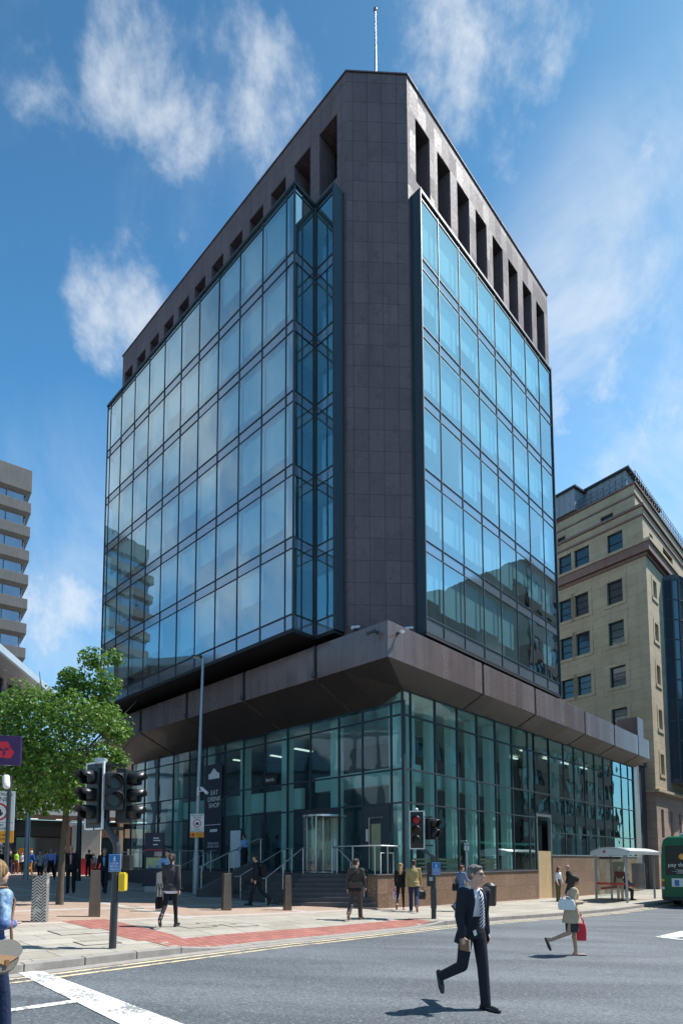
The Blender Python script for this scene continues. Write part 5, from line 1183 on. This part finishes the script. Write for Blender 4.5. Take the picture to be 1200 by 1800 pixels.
    if face:
        for sx in (-1, 1):
            MB().ball(hp(sx * .030, .082, .006), V((.012, .008, .006)) * s, 8, 6, M=hm).build('eye', EYE_M, o)
            MB().bone(hp(sx * .015, .091, .028), hp(sx * .046, .080, .028), .0045 * s, .0035 * s, 6).build('eyebrow', HAIRS['brown'] if hair[1] not in ('grey', 'white') else HAIRS['grey'], o)
        MB().bone(hp(-.021, .086, -.064), hp(.021, .086, -.064), .0055 * s, .0055 * s, 6).build('mouth', LIP, o)
    # hair
    st, hcol = hair
    if st != 'bald':
        hb = MB(); hb.ball(hp(0, -.022, .045), V((.083, .098, .085)) * s, 16, 12, M=hm); hb.ball(hp(0, -.055, -.005), V((.076, .062, .075)) * s, M=hm); hb.ball(hp(.01, .035 if st == 'short' else .012, .085 if st == 'short' else .082), V((.062, .050, .030)) * s, M=hm)
        if st == 'short':
            for sx in (-1, 1): hb.bone(hp(sx * .070, .005, .035), hp(sx * .070, .008, -.010), .012 * s, .007 * s)
        if st in ('long', 'pony'):
            for sx in (-1, 1): hb.ball(hp(sx * .055, .0, .02), V((.036, .078, .075)) * s, M=hm)
        if st == 'long':
            bk = J.neck - J.sp * .13 * s + V((0, -.115 * s, 0)); hb.bone(hp(0, -.06, 0), bk, .070 * s, .045 * s)
            for sx in (-1, 1): hb.bone(hp(sx * .068, -.015, 0), J.neck - J.sp * .10 * s + V((sx * .075 * s, -.05 * s, 0)), .028 * s, .020 * s); hb.bone(hp(sx * .04, -.06, -.02), bk + V((sx * .055, .01, -.07)) * s, .045 * s, .018 * s)
        if st == 'pony':
            hb.bone(hp(0, -.11, .03), hp(.01, -.15, -.02), .032 * s, .04 * s); hb.bone(hp(.01, -.15, -.02), hp(.03, -.135, -.22), .042 * s, .02 * s)
        hb.skin('hair', HAIRS[hcol], o, max(.010, vox * .8), 3)
    else:
        hb = MB(); hb.ball(hp(0, -.045, -.012), V((.080, .066, .045)) * s, 16, 10, M=hm); hb.skin('hair', HAIRS[hcol], o, .010, 2)
    # clothes
    for it, mt in wear:
        c = MB(); v = vox
        if it in ('trousers', 'leggings'):
            d = .012 if it == 'trousers' else .002
            torso(c, d * .8, 0, 4)
            for side in 'LR':
                H0, K, A, *_ = J.leg[side]; e = A.lerp(K, -.02 if it == 'trousers' else .03)
                if it == 'trousers': c.bone(H0 + UP * .03 * s, K, .094 * s * k, .072 * s); c.bone(K, e, .072 * s, .064 * s); c.bone(e.lerp(K, .12), e, .060 * s, .066 * s)
                else: c.bone(H0 + UP * .03 * s, K, .084 * s, .054 * s); c.bone(K, e, .056 * s, .040 * s); c.bone(K.lerp(A, .2) - V((0, .013 * s, 0)), K.lerp(A, .55), .054 * s, .042 * s)
        elif it in ('shirt', 'top', 'jacket', 'coat'):
            d = {'shirt': .006, 'top': .004, 'jacket': .022, 'coat': .026}[it]; ln = {'shirt': 1, 'top': 1, 'jacket': 0, 'coat': 0}[it]
            torso(c, d, ln, 8)
            if it in ('jacket', 'coat'):
                z1 = {'jacket': .06, 'coat': .22}[it]
                n = 24; rs = []
                for zz, e in ((.10, 0), (.0, .012), (-z1, .03 if it == 'jacket' else .055)):
                    cc = J.pel + UP * zz * s; rs.append([cc + V((math.cos(2 * math.pi * j / n) * (hw * k + d + e) * s, math.sin(2 * math.pi * j / n) * (.118 * k + d + e) * s, 0)) for j in range(n)])
                c.ring(rs, True)
            r0 = {'shirt': .058, 'top': .05, 'jacket': .068, 'coat': .068}[it]; bare = pose.get('sleeve', 1.0)
            for side in 'LR':
                S, E_, Wr = J.arm[side][:3]; inn = J.chest + J.sp * .11 * s
                c.bone(inn.lerp(S, .35), S, .072 * s, r0 * s * 1.06); c.bone(S, E_, r0 * s, r0 * .82 * s)
                if bare > .5: c.bone(E_, Wr.lerp(E_, .04), r0 * .82 * s, r0 * .64 * s)
            if it in ('jacket', 'coat'): c.bone(J.neck - J.sp * .03 * s + V((-.03 * s, -.02 * s, 0)), J.neck - J.sp * .03 * s + V((.03 * s, -.02 * s, 0)), .066 * s, .066 * s)
        elif it == 'skirt':
            n = 24; rs = []
            for zz, a, e in ((.10, .125, .10), (0, .162, .128), (-.12, .168, .135), (-.42, .156, .136)):
                rs.append([J.pel + UP * zz * s + V((math.cos(2 * math.pi * j / n) * a * s, math.sin(2 * math.pi * j / n) * e * s + (.01 if zz < -.2 else 0), 0)) for j in range(n)])
            c.ring(rs, True)
        elif it == 'vest':
            torso(c, .03, 2, 8)
        elif it == 'hem':
            n = 24; c.ring([[J.pel + UP * zz * s + V((math.cos(2 * math.pi * j / n) * (hw + .022) * s, math.sin(2 * math.pi * j / n) * .140 * s, 0)) for j in range(n)] for zz in (.0, -.125)], True)
        elif it == 'shoes' or it == 'boots':
            for side in 'LR':
                H0, K, A, heel, ball, tip, toe, dn = J.leg[side]
                sl = MB()
                sl.bone(heel - dn * .012 * s, ball - dn * .006 * s, .040 * s, .044 * s); sl.bone(ball - dn * .006 * s, tip - dn * .004 * s, .044 * s, .030 * s); sl.bone(A + dn * .02 * s, heel - dn * .012 * s, .046 * s, .042 * s)
                if it == 'boots': sl.bone(A - dn * .10 * s, A, .052 * s, .048 * s)
                sl.skin('shoe', mt, o, max(.009, v * .7), 3)
            continue
        elif it == 'flats':
            for side in 'LR':
                H0, K, A, heel, ball, tip, toe, dn = J.leg[side]; sl = MB()
                sl.bone(heel + dn * .006 * s, ball + dn * .006 * s, .034 * s, .037 * s); sl.bone(ball + dn * .006 * s, tip + dn * .006 * s, .037 * s, .026 * s); sl.skin('shoe', mt, o, max(.009, v * .6), 2)
            continue
        nm = {'hem': 'shirt_hem', 'top': 'top', 'vest': 'hi_vis_vest'}.get(it, it)
        c.skin(nm, mt, o, v, 3 if it != 'hem' else 2)
    o['h'] = h
    return o, J
def shirt_front(o, J, m):                    # the V of shirt showing between the lapels
    s = J.s; q = MB(); rows = []
    for c, w_, y in ((J.neck - J.sp * .02 * s, .052, .075), (J.chest + J.sp * .10 * s, .058, .135), (J.chest, .050, .150), (J.waist + J.sp * .06 * s, .034, .136), (J.waist - J.sp * .03 * s, .026, .140)):
        c = c + V((0, y * s, 0)); rows.append([c + V((-w_, -.02, 0)) * s, c + V((0, .006, 0)) * s, c + V((w_, -.02, 0)) * s, c + V((0, -.03, 0)) * s])
    q.ring(rows, True); q.build('shirt_front', m, o)
def hand_world(o, J, side, dz=0):
    p = J.arm[side][5]; return Matrix.Translation(o.location) @ Matrix.Rotation(o.rotation_euler.z, 4, 'Z') @ (p + UP * dz)
def bag(name, label, cat, loc, w, d, h, m, rz=0, strap=None, handle=.14, taper=.85, vox=.012):
    o = empty(name, loc, R(rz)); tag(o, label, cat)
    b = MB(); rs = []
    for z, k in ((-h, .92), (-h * .5, 1.0), (-h * .08, taper), (0, taper * .8)): rs.append([(math.copysign(abs(math.cos(a)) ** .6, math.cos(a)) * w / 2 * k, math.copysign(abs(math.sin(a)) ** .6, math.sin(a)) * d / 2 * k, z - handle) for a in [2 * math.pi * i / 20 for i in range(20)]])
    b.ring(rs, True); b.skin('bag_body', m, o, vox, 2)
    if handle:
        for sy in (-.3, .3):
            MB().tube([(w * .28 * math.cos(R(180 - 180 * i / 8)), sy * d, -handle - .01 + (handle + .01) * math.sin(R(180 * i / 8))) for i in range(9)], .009, 6).build('handle', m, o)
    if strap:
        MB().tube([V(p) - V(loc) for p in strap] if False else strap, .012, 6).build('strap', m, o)
    return o
def yaw_of(dx, dy): return math.degrees(math.atan2(-dx, dy))

NAVY = cloth('navy_suit', (.016, .019, .028)); BLKC = cloth('black_cloth', (.014, .014, .016)); WHT = cloth('white_shirt', (.74, .75, .80), .8, .04); GREY = cloth('charcoal_cloth', (.045, .045, .05))
TAN = cloth('tan_jacket', (.36, .27, .12)); BEIGE = cloth('beige_coat', (.52, .38, .26)); DENIM = cloth('denim', (.10, .17, .30)); BROWN = cloth('brown_grey_suit', (.075, .058, .048)); LBLUE = cloth('light_blue_shirt', (.24, .42, .70)); MAROON = cloth('maroon_jumper', (.14, .02, .03)); LILAC = cloth('lilac_shirt', (.27, .29, .62)); TEAL = cloth('teal_jacket', (.03, .12, .22)); PINK = cloth('pink_shirt', (.60, .32, .36)); HIVIS = cloth('hi_vis', (.45, .85, .05), .6, .05); CREAMC = cloth('cream_top', (.62, .58, .50)); JEAN = cloth('dark_jeans', (.02, .032, .075))
def pattern_mat(name, c1, c2, c3, sc, top=False):
    m, t, b, out = new_mat(name); co = t.new('ShaderNodeTexCoord').outputs['Object']
    n = t.noise(co, sc, 3, .6, .6); n2 = t.noise(co, sc * .45, 2, .5, .4)
    colr = t.mix(t.ramp(n2, .50, .58), t.mix(t.ramp(n, .45, .55), c1, c2), c3)
    if top:                                  # paler washed denim above, printed flowers below
        s3 = t.new('ShaderNodeSeparateXYZ'); t.link(co, s3.inputs[0]); colr = t.mix(t.ramp(t.math('ADD', s3.outputs[2], t.math('MULTIPLY', n2, .25)), 1.18, 1.36), colr, t.mix(t.ramp(n, .38, .62), (.10, .19, .33), (.34, .47, .60)))
    t.link(colr, b.inputs['Base Color']); b.inputs['Roughness'].default_value = .8
    t.link(t.bump(t.noise(co, 22, 4), .6, .02), b.inputs['Normal']); return m
FLORAL = pattern_mat('floral_denim', (.05, .10, .27), (.14, .25, .45), (.40, .24, .46), 16, True); PATT = pattern_mat('patterned_blouse', (.10, .09, .10), (.50, .48, .46), (.35, .33, .32), 40)

# --- the suited man crossing in the foreground
WALK = dict(legR=(-13, 52, -64), legL=(9, 4, 2), armR=(-3, 9, 22), armL=(-16, 10, 20), lean=4)
p = spot(868, 1779, 0); YW = yaw_of(.47, -.88)
pm_, J = person('man in dark suit and striped tie striding across the road in the foreground', (p.x, p.y, p.z), YW, 1.79, WALK, [('trousers', NAVY), ('shirt', WHT), ('shoes', SHOE)], ('short', 'grey'), vox=.0085, headyaw=22)
# move so that the standing foot sits on its spot
ft = Matrix.Rotation(R(YW), 4, 'Z') @ J.leg['L'][4]; pm_.location = (p.x - ft.x, p.y - ft.y, gz(p.x))
s = J.s; MAN = pm_
# open jacket: thick shell with a front gap that blows wider towards the hem, sleeves joined to it
jk = MB(); prof = [(J.pel - UP * .13 * s, .222, .170, 62, .05), (J.pel - UP * .02 * s, .205, .160, 52, .03), (J.pel + J.sp * .10 * s, .175, .140, 44, .01), (J.waist + J.sp * .06 * s, .158, .128, 36, 0), (J.chest - J.sp * .02 * s, .172, .138, 30, 0), (J.chest + J.sp * .06 * s, .178, .138, 27, 0), (J.chest + J.sp * .13 * s, .160, .112, 30, 0), (J.neck - J.sp * .005 * s, .088, .082, 46, 0)]
n = 30; outr = []; innr = []
for c, a, e, gap, back in prof:
    ro_, ri_ = [], []
    for i in range(n + 1):
        th = R(90 + gap + (360 - 2 * gap) * i / n); sw = 1 + (.22 * back / .05 if i < 3 or i > n - 3 else 0)
        ro_.append(c + V((math.cos(th) * a * sw, math.sin(th) * e * sw - back, 0)) * s); ri_.append(c + V((math.cos(th) * (a * sw - .019), math.sin(th) * (e * sw - .019) - back, 0)) * s)
    outr.append(ro_); innr.append(ri_)
loops = [o_ + list(reversed(i_)) for o_, i_ in zip(outr, innr)]
jk.ring(loops, True)
for side in 'LR':
    S, E_, Wr = J.arm[side][:3]; inn = J.chest + J.sp * .11 * s
    jk.bone(inn.lerp(S, .5), S, .066 * s, .074 * s); jk.bone(S, E_, .072 * s, .060 * s); jk.bone(E_, Wr.lerp(E_, .05), .060 * s, .047 * s)
jk.skin('jacket', NAVY, MAN, .0085, 3)
col_ = MB()
for sx in (-1, 1): col_.bone(J.neck + V((sx * .05, -.02, .005)) * s, J.neck + V((sx * .018, .066, -.045)) * s, .014 * s, .012 * s)
col_.bone(J.neck + V((-.05, -.02, .01)) * s, J.neck + V((.05, -.02, .01)) * s, .02 * s, .02 * s); col_.skin('collar', WHT, MAN, .006, 1)
m, t_, b, _ = new_mat('striped_tie'); co = t_.new('ShaderNodeTexCoord').outputs['Object']; s3 = t_.new('ShaderNodeSeparateXYZ'); t_.link(co, s3.inputs[0])
fr_ = t_.math('FRACT', t_.math('MULTIPLY', t_.math('ADD', s3.outputs[2], t_.math('MULTIPLY', s3.outputs[0], .9)), 24)); t_.link(t_.mix(t_.ramp(fr_, .60, .64), (.022, .03, .07), (.66, .68, .74)), b.inputs['Base Color']); b.inputs['Roughness'].default_value = .5
tie = MB(); rows = []
for z, wd, y in ((-.025, .020, .072), (-.05, .017, .088), (-.10, .024, .112), (-.17, .030, .126), (-.25, .036, .130), (-.33, .040, .126), (-.41, .044, .122), (-.47, .045, .124), (-.51, .004, .126)):
    c = J.neck + UP * z * s + V((0, (y + .012) * s, 0)); rows.append([c + V((-wd, 0, 0)) * s, c + V((0, .010, 0)) * s, c + V((wd, 0, 0)) * s, c + V((0, -.006, 0)) * s])
tie.ring(rows, True); tie.build('tie', m, MAN)
gl_ = MB(); hm = Matrix.Rotation(R(22), 3, 'Z'); hc = J.head + UP * .02 * s; hp = lambda x, y, z: hc + hm @ (V((x, y, z)) * s)
for sx in (-1, 1):
    gl_.tube([hp(sx * .031 + .022 * math.cos(a), .094, .004 + .016 * math.sin(a)) for a in [2 * math.pi * i / 14 for i in range(15)]], .0026, 5)
    gl_.tube([hp(sx * .053, .092, .01), hp(sx * .074, .06, .012), hp(sx * .078, -.015, .010)], .0026, 5)
gl_.tube([hp(-.010, .098, .008), hp(.010, .098, .008)], .0026, 5); gl_.build('spectacles', M['blackp'], MAN)
MB().box(-.022, .022, -.004, .004, -.032, .032).build('id_badge', M['white'], MAN).matrix_local = Matrix.Translation(J.pel + V((.10, .15, .01)) * s) @ Matrix.Rotation(R(20), 4, 'Y')
bk = hand_world(MAN, J, 'R'); BK = empty('notebook', bk, R(YW)); tag(BK, 'brown leather notebook held in the suited man\'s right hand', 'notebook')
q = MB().box(-.004, .026, -.085, .085, -.09, .05).build('cover', BRSHOE, BK, bev=.004); MB().box(.002, .020, -.06, .088, -.085, .046).build('pages', CREAMC, BK)

# --- the woman crossing behind him
W3 = dict(legR=(-9, 58, -70), legL=(8, 5, 2), armR=(-12, 12, 104), armL=(8, 10, 15), lean=5, inR=38)
p = spot(1022, 1680, 0); YW3 = yaw_of(.97, -.22)
w3, J3 = person('woman in beige trench coat and dark skirt crossing the road with a white bag', (p.x, p.y, p.z), YW3, 1.66, W3, [('coat', BEIGE), ('skirt', GREY), ('flats', SHOE)], ('long', 'brown'), True, vox=.010, skin=SK2, headpitch=-12)
ft = Matrix.Rotation(R(YW3), 4, 'Z') @ J3.leg['L'][4]; w3.location = (p.x - ft.x, p.y - ft.y, gz(p.x))
fwd = V((.97, -.22, 0)).normalized(); rgt = V((fwd.y, -fwd.x, 0))
bag('handbag', 'white leather handbag tucked under the arm of the woman in the beige coat', 'bag', w3.location + UP * 1.22 - fwd * .12 + rgt * .20, .34, .12, .22, cloth('white_leather', (.72, .72, .71), .4, .05), YW3 + 70, handle=.05)
hp_ = hand_world(w3, J3, 'L', -.02); bag('carrier_bag', 'red carrier bag hanging beside the knees of the woman in the beige coat', 'bag', hp_, .24, .09, .36, cloth('red_plastic', (.70, .03, .05), .35, .1), YW3 + 90, handle=.12)

# --- the woman at the left edge, close to the camera
p = spot(2, 1806, 0); p = V((-2.89, 5.15, gz(-2.89) + .0))
W2 = dict(legL=(-8, 10, -8), legR=(14, 8, 6), armR=(-20, 20, 105), inR=48, armL=(6, 10, 20), lean=4)
YL = yaw_of(.35, .94)
w2, J2 = person('blonde woman in floral denim jacket seen from behind at the left edge', p, YL, 1.64, W2, [('jacket', FLORAL), ('trousers', JEAN), ('shoes', SHOE)], ('long', 'blond'), True, vox=.009, headyaw=-22)
fw = V((.35, .94, 0)).normalized(); rg = V((fw.y, -fw.x, 0)); GT = cloth('grey_tan_leather', (.19, .165, .135), .4, .12)
hbp = w2.location + rg * .27 + UP * .86 - fw * .10
hb_ = empty('shoulder_bag', hbp, R(YL)); tag(hb_, 'grey and tan saddle bag on the hip of the blonde woman', 'bag')
flapm, t_, b, _ = new_mat('two_tone_leather'); co = t_.new('ShaderNodeTexCoord').outputs['Object']; s3 = t_.new('ShaderNodeSeparateXYZ'); t_.link(co, s3.inputs[0])
t_.link(t_.mix(t_.ramp(t_.math('ADD', s3.outputs[2], t_.math('MULTIPLY', s3.outputs[1], .25)), .0, .006), (.40, .24, .13), (.23, .215, .19)), b.inputs['Base Color']); b.inputs['Roughness'].default_value = .38; t_.link(t_.bump(t_.noise(co, 90, 3), .3, .01), b.inputs['Normal'])
b = MB(); rs = []
for x, k in ((-.05, .86), (-.03, 1), (.04, 1), (.06, .9)): rs.append([(x, math.cos(a) * .155 * k, (math.sin(a) * .125 - (.03 if math.sin(a) < 0 else 0)) * k) for a in [2 * math.pi * i / 24 for i in range(24)]])
b.ring(rs, True); b.skin('bag_body', GT, hb_, .010, 2)
MB().ring([[(x, math.cos(a) * .160, math.sin(a) * .13 + .004) for a in [R(5 + 170 * i / 12) for i in range(13)]] + [(x, -.13, -.02), (x, -.02, -.075), (x, .13, -.02)] for x in (.045, .072)], True, 0, False).build('flap', flapm, hb_)
MB().box(.066, .080, -.02, .02, -.085, -.03).build('clasp', BRSHOE, hb_, bev=.004)
sh = J2.arm['R'][0]; shw_ = Matrix.Translation(w2.location) @ Matrix.Rotation(R(YL), 4, 'Z') @ (sh + V((-.045, 0, .075)))
rel = Matrix.Rotation(R(-YL), 3, 'Z') @ (shw_ - hbp)
for dy, m_ in ((-.13, BRSHOE), (.12, BRSHOE)):
    MB().tube([V((-.01, dy, .06)), V((-.02, dy * .9, .25)), rel + V((.03, dy * .95, -.12)), rel + V((.005, dy * .35, .0)), rel], .012, 6).build('strap', BRSHOE, hb_)

# --- everyone else
def walker(u, v, d, label, h, wear, hair, female=False, ph=1, vox=.016, off=.12, **kw):
    p = spot(u, v, off); a, b = ab(p); z = pave_z(p) if off else gz(p.x)
    pose = dict(legR=(-15 * ph, 34 if ph > 0 else 6, -45 if ph > 0 else 8), legL=(17 * ph, 5 if ph > 0 else 34, 8 if ph > 0 else -45), armR=(14 * ph, 8, 18), armL=(-14 * ph, 8, 18), lean=4); pose.update(kw.pop('pose', {}))
    return person(label, (p.x, p.y, z), yaw_of(*d), h, pose, wear, hair, female, vox, **kw)
STAND = dict(legR=(2, 3, 0), legL=(-2, 2, 0), armR=(4, 9, 20), armL=(2, 9, 14))
gp, Jg = walker(299, 1630, (.05, 1), 'woman with ponytail in dark jacket and leggings walking away past the bollard', 1.66, [('jacket', GREY), ('hem', WHT), ('leggings', BLKC), ('boots', SHOE)], ('pony', 'brown'), True, -1, .012)
bag('shoulder_bag', 'small black shoulder bag at the side of the ponytailed woman', 'bag', gp.location + V((-.25, -.02, .98)), .26, .12, .26, BLKC, 80, handle=.3)
bp, Jb = walker(452, 1592, (-.95, .25), 'man in navy suit with backpack walking left before the steps', 1.76, [('jacket', NAVY), ('trousers', NAVY), ('shoes', SHOE)], ('short', 'black'), False, 1, .013)
f_ = V((-.95, .25, 0)).normalized(); o = empty('backpack', bp.location - f_ * .20 + UP * 1.22, R(yaw_of(-.95, .25))); tag(o, 'bulky black backpack on the back of the man in the navy suit', 'bag')
MB().ball((0, -.02, 0), (.16, .12, .24), 16, 12).ball((0, -.08, -.08), (.13, .09, .14)).skin('pack', BLKC, o, .014, 3)
for sx in (-1, 1): MB().tube([(sx * .10, .0, .18), (sx * .12, .12, .25), (sx * .12, .30, .17), (sx * .13, .31, .0), (sx * .15, .10, -.16)], .016, 6).build('strap', BLKC, o)
bm, Jm = walker(625, 1617, (.30, .95), 'man in brown grey suit and bag strap walking away at the plinth', 1.75, [('jacket', BROWN), ('trousers', BROWN), ('shoes', BRSHOE)], ('short', 'brown'), False, 1, .013, headyaw=-35, pose=dict(legR=(16, 5, 6), legL=(-14, 36, -46)))
o = empty('messenger_bag', bm.location + UP * .95 + V((-.02, -.17, 0)), R(yaw_of(.3, .95))); tag(o, 'dark messenger bag slung across the back of the man in brown', 'bag')
MB().box(-.19, .19, -.06, .06, -.12, .12).build('bag_body', BLKC, o, bev=.03); MB().box(-.185, .185, -.07, -.061, -.03, .121).build('flap', BROWN, o, bev=.005); MB().tube([(-.18, 0, .1), (-.10, -.02, .3), (.12, .02, .52), (.16, .12, .54)], .018, 6).build('strap', BLKC, o)
w7, J7 = walker(704, 1600, (.25, 1), 'woman in black jacket with long fair hair walking beside the tan jacket man', 1.66, [('jacket', BLKC), ('leggings', BLKC), ('flats', BRSHOE)], ('long', 'blond'), True, -1, .013, headyaw=-30)
bag('carrier_bag', 'pink and white carrier bag held by the woman in the black jacket', 'bag', hand_world(w7, J7, 'L', -.03), .26, .10, .34, pattern_mat('pink_white_plastic', (.72, .62, .66), (.75, .72, .72), (.62, .12, .34), 14), 10, handle=.1)
m8, J8 = walker(727, 1603, (.15, 1), 'man in tan jacket and dark trousers walking away with a black holdall', 1.80, [('jacket', TAN), ('trousers', JEAN), ('shoes', BRSHOE)], ('short', 'brown'), False, 1, .013, build_=1.12)
bag('holdall', 'black leather holdall carried by the man in the tan jacket', 'bag', hand_world(m8, J8, 'R', -.02), .42, .18, .30, SHOE, 20, handle=.14)
d9, J9 = walker(810, 1602, (.9, .5), 'woman with auburn hair in denim jacket and jeans at the bus stop pole', 1.66, [('jacket', cloth('denim_jacket', (.13, .19, .30))), ('trousers', DENIM), ('shoes', SHOE)], ('short', 'red'), True, 1, .014, pose=dict(armR=(25, 8, 60)))
bag('shoulder_bag', 'black round shoulder bag behind the woman in denim', 'bag', d9.location + V((-.22, -.12, 1.18)), .26, .14, .26, BLKC, 30, handle=.18)
rr_, Jr = walker(981, 1585, (.5, -.85), 'red haired woman in white top standing by the plywood hoarding', 1.68, [('top', WHT), ('trousers', cloth('olive_cloth', (.10, .09, .04))), ('shoes', SHOE)], ('long', 'red'), True, 1, .016, pose=STAND)
walker(1001, 1584, (-.8, .5), 'bald man in black jacket facing the red haired woman', 1.76, [('jacket', BLKC), ('trousers', GREY), ('shoes', SHOE)], ('bald', 'grey'), False, 1, .016, pose=STAND)
walker(1090, 1583, (.5, .85), 'man in maroon jumper standing in the bus shelter', 1.78, [('shirt', MAROON), ('trousers', BEIGE), ('shoes', SHOE)], ('short', 'white'), False, 1, .016, pose=STAND)
SIT = dict(legR=(78, 80, 0), legL=(72, 76, 0), armR=(30, 8, 60), armL=(30, 8, 55), lean=12)
q = W(*[c + d for c, d in zip(ab(spot(1102, 1587)), (2.4, .92))]); person('seated person in dark jacket perched on the red shelter bench', (q.x, q.y, gz(q.x) + .12 + .0), math.degrees(ANG) + 180, 1.72, SIT, [('jacket', TEAL), ('trousers', GREY), ('shoes', SHOE)], ('short', 'grey'), False, .016)
# plaza crowd, towards the camera unless noted
CR = 'people walking across the shaded plaza'
def crowd(u, v, d, label, h, wear, hair, female=False, ph=1, **kw):
    if 1520 < v < 1545:                      # the far walkers: set out by distance
        Y = kw.pop('Y', 44); x = (u - PCX) / FOC * Y; q = V((x, Y, gz(x) + .12))
        pose = dict(legR=(-15 * ph, 34 if ph > 0 else 6, -45 if ph > 0 else 8), legL=(17 * ph, 5 if ph > 0 else 34, 8 if ph > 0 else -45), armR=(14 * ph, 8, 18), armL=(-14 * ph, 8, 18), lean=4); pose.update(kw.pop('pose', {}))
        return person(label, q, yaw_of(*d), h, pose, wear, hair, female, .02, group=CR)
    return walker(u, v, d, label, h, wear, hair, female, ph, kw.pop('vox', .017), group=CR, **kw)
pa, Ja = crowd(124, 1570, (.25, -1), 'man in open black suit and pink shirt holding a phone to his ear', 1.80, [('trousers', BLKC), ('jacket', BLKC), ('shoes', SHOE)], ('bald', 'grey'), False, 1, vox=.014, pose=dict(STAND, armR=(35, 15, 118), inR=12, legR=(5, 4, 2), legL=(-5, 6, -4)))
pb, Jb2 = crowd(183, 1570, (.15, -1), 'grey haired man in navy suit with blue shirt behind the bronze bollard', 1.78, [('trousers', NAVY), ('jacket', NAVY), ('shoes', SHOE)], ('short', 'grey'), False, 1, vox=.014)
shirt_front(pa, Ja, PINK); shirt_front(pb, Jb2, LBLUE)
crowd(70, 1554, (.2, -1), 'woman in grey patterned sleeveless blouse with dark handbag', 1.66, [('leggings', BLKC), ('top', PATT), ('shoes', SHOE)], ('short', 'brown'), True, 1, pose=dict(sleeve=0))
crowd(89, 1549, (.2, -1), 'man in lilac blue shirt and black trousers beside the patterned blouse woman', 1.76, [('trousers', BLKC), ('shirt', LILAC), ('shoes', SHOE)], ('short', 'grey'), False, -1)
crowd(56, 1526, (.3, 1), 'white haired person in bright blue jacket walking away in the plaza', 1.74, [('trousers', cloth('orange_cloth', (.45, .16, .03))), ('jacket', cloth('bright_blue', (.03, .12, .42))), ('shoes', SHOE)], ('short', 'white'))
crowd(31, 1531, (-.2, 1), 'person in yellow green hi-vis vest by the shop front', 1.76, [('trousers', cloth('faded_red', (.22, .07, .05))), ('shirt', BLKC), ('vest', HIVIS), ('shoes', SHOE)], ('short', 'brown'), pose=STAND, Y=45)
crowd(3, 1538, (.3, -1), 'woman in dark jacket and pale blouse at the far left of the plaza', 1.70, [('leggings', JEAN), ('jacket', NAVY), ('shoes', SHOE)], ('short', 'brown'), True, Y=37)
crowd(99, 1537, (.1, -1), 'person in teal top half hidden behind the lilac shirt man', 1.70, [('trousers', GREY), ('shirt', TEAL), ('shoes', SHOE)], ('short', 'brown'), Y=38)
crowd(137, 1534, (-.3, -1), 'person in deep teal jacket behind the man on the phone', 1.74, [('trousers', GREY), ('jacket', TEAL), ('shoes', SHOE)], ('short', 'brown'), Y=38)
crowd(157, 1529, (.1, 1), 'person in black short sleeved uniform before the red kiosk panel', 1.80, [('trousers', BLKC), ('shirt', BLKC), ('shoes', SHOE)], ('short', 'black'), pose=dict(STAND, sleeve=0), Y=40)
crowd(166, 1529, (.2, -1), 'woman in cream top beside the person in black uniform', 1.66, [('leggings', BRSHOE), ('top', CREAMC), ('shoes', SHOE)], ('long', 'blond'), True, Y=41)
crowd(178, 1526, (-.2, -1), 'person in pale blue shirt above the navy suited man', 1.70, [('trousers', CREAMC), ('shirt', LBLUE), ('shoes', SHOE)], ('short', 'blond'))
crowd(41, 1528, (.2, -1), 'woman in white top between the hi-vis vest and the blue jacket', 1.66, [('leggings', BLKC), ('top', WHT), ('shoes', SHOE)], ('short', 'black'), True)
crowd(113, 1532, (.2, -1), 'person in dark clothes just behind the street tree trunk', 1.72, [('trousers', BLKC), ('jacket', GREY), ('shoes', SHOE)], ('short', 'brown'), Y=36)
crowd(82, 1530, (.1, 1), 'person in pale grey shirt walking away behind the patterned blouse woman', 1.74, [('trousers', GREY), ('shirt', cloth('pale_grey_shirt', (.35, .38, .42))), ('shoes', SHOE)], ('short', 'black'), Y=41)
crowd(20, 1530, (.4, -1), 'person in black jacket between the far left woman and the hi-vis vest', 1.70, [('trousers', JEAN), ('jacket', BLKC), ('shoes', SHOE)], ('short', 'grey'), Y=42)
crowd(295, 1582, (-.2, -1), 'dark haired man in blue shirt raising a hand to his face behind the ponytailed woman', 1.76, [('trousers', JEAN), ('shirt', LBLUE), ('shoes', SHOE)], ('short', 'black'), False, 1, pose=dict(STAND, armR=(45, 10, 115), inR=15))
crowd(18, 1527, (1, .2), 'person in grey hoodie far off by the shop windows', 1.72, [('trousers', BLKC), ('jacket', cloth('grey_hoodie', (.2, .2, .22))), ('shoes', SHOE)], ('short', 'brown'))
p = W(-1.0, 8.6, 1.33); person('person in pale blue shirt on the entrance terrace behind the steps', p, yaw_of(-.6, .5), 1.74, STAND, [('trousers', NAVY), ('shirt', LBLUE), ('shoes', SHOE)], ('short', 'brown'), False, .018)

# bake the moulded surfaces into plain meshes
dg = bpy.context.evaluated_depsgraph_get(); done = []
fonts = [o for o in bpy.data.objects if o.type == 'FONT']
for o in fonts:
    me = bpy.data.meshes.new_from_object(o.evaluated_get(dg)); n = bpy.data.objects.new('lettering_mesh', me); COL.objects.link(n)
    n.parent = o.parent; n.matrix_local = o.matrix_local.copy(); nm = o.name; bpy.data.objects.remove(o); n.name = nm
for o in REMESHED: done.append((o, bpy.data.meshes.new_from_object(o.evaluated_get(dg), preserve_all_data_layers=False, depsgraph=dg)))
for o, me in done:
    old = o.data; mats = list(old.materials); o.modifiers.clear(); o.data = me; me.name = old.name
    if not me.materials:
        for q in mats: me.materials.append(q)
    me.polygons.foreach_set('use_smooth', [True] * len(me.polygons))
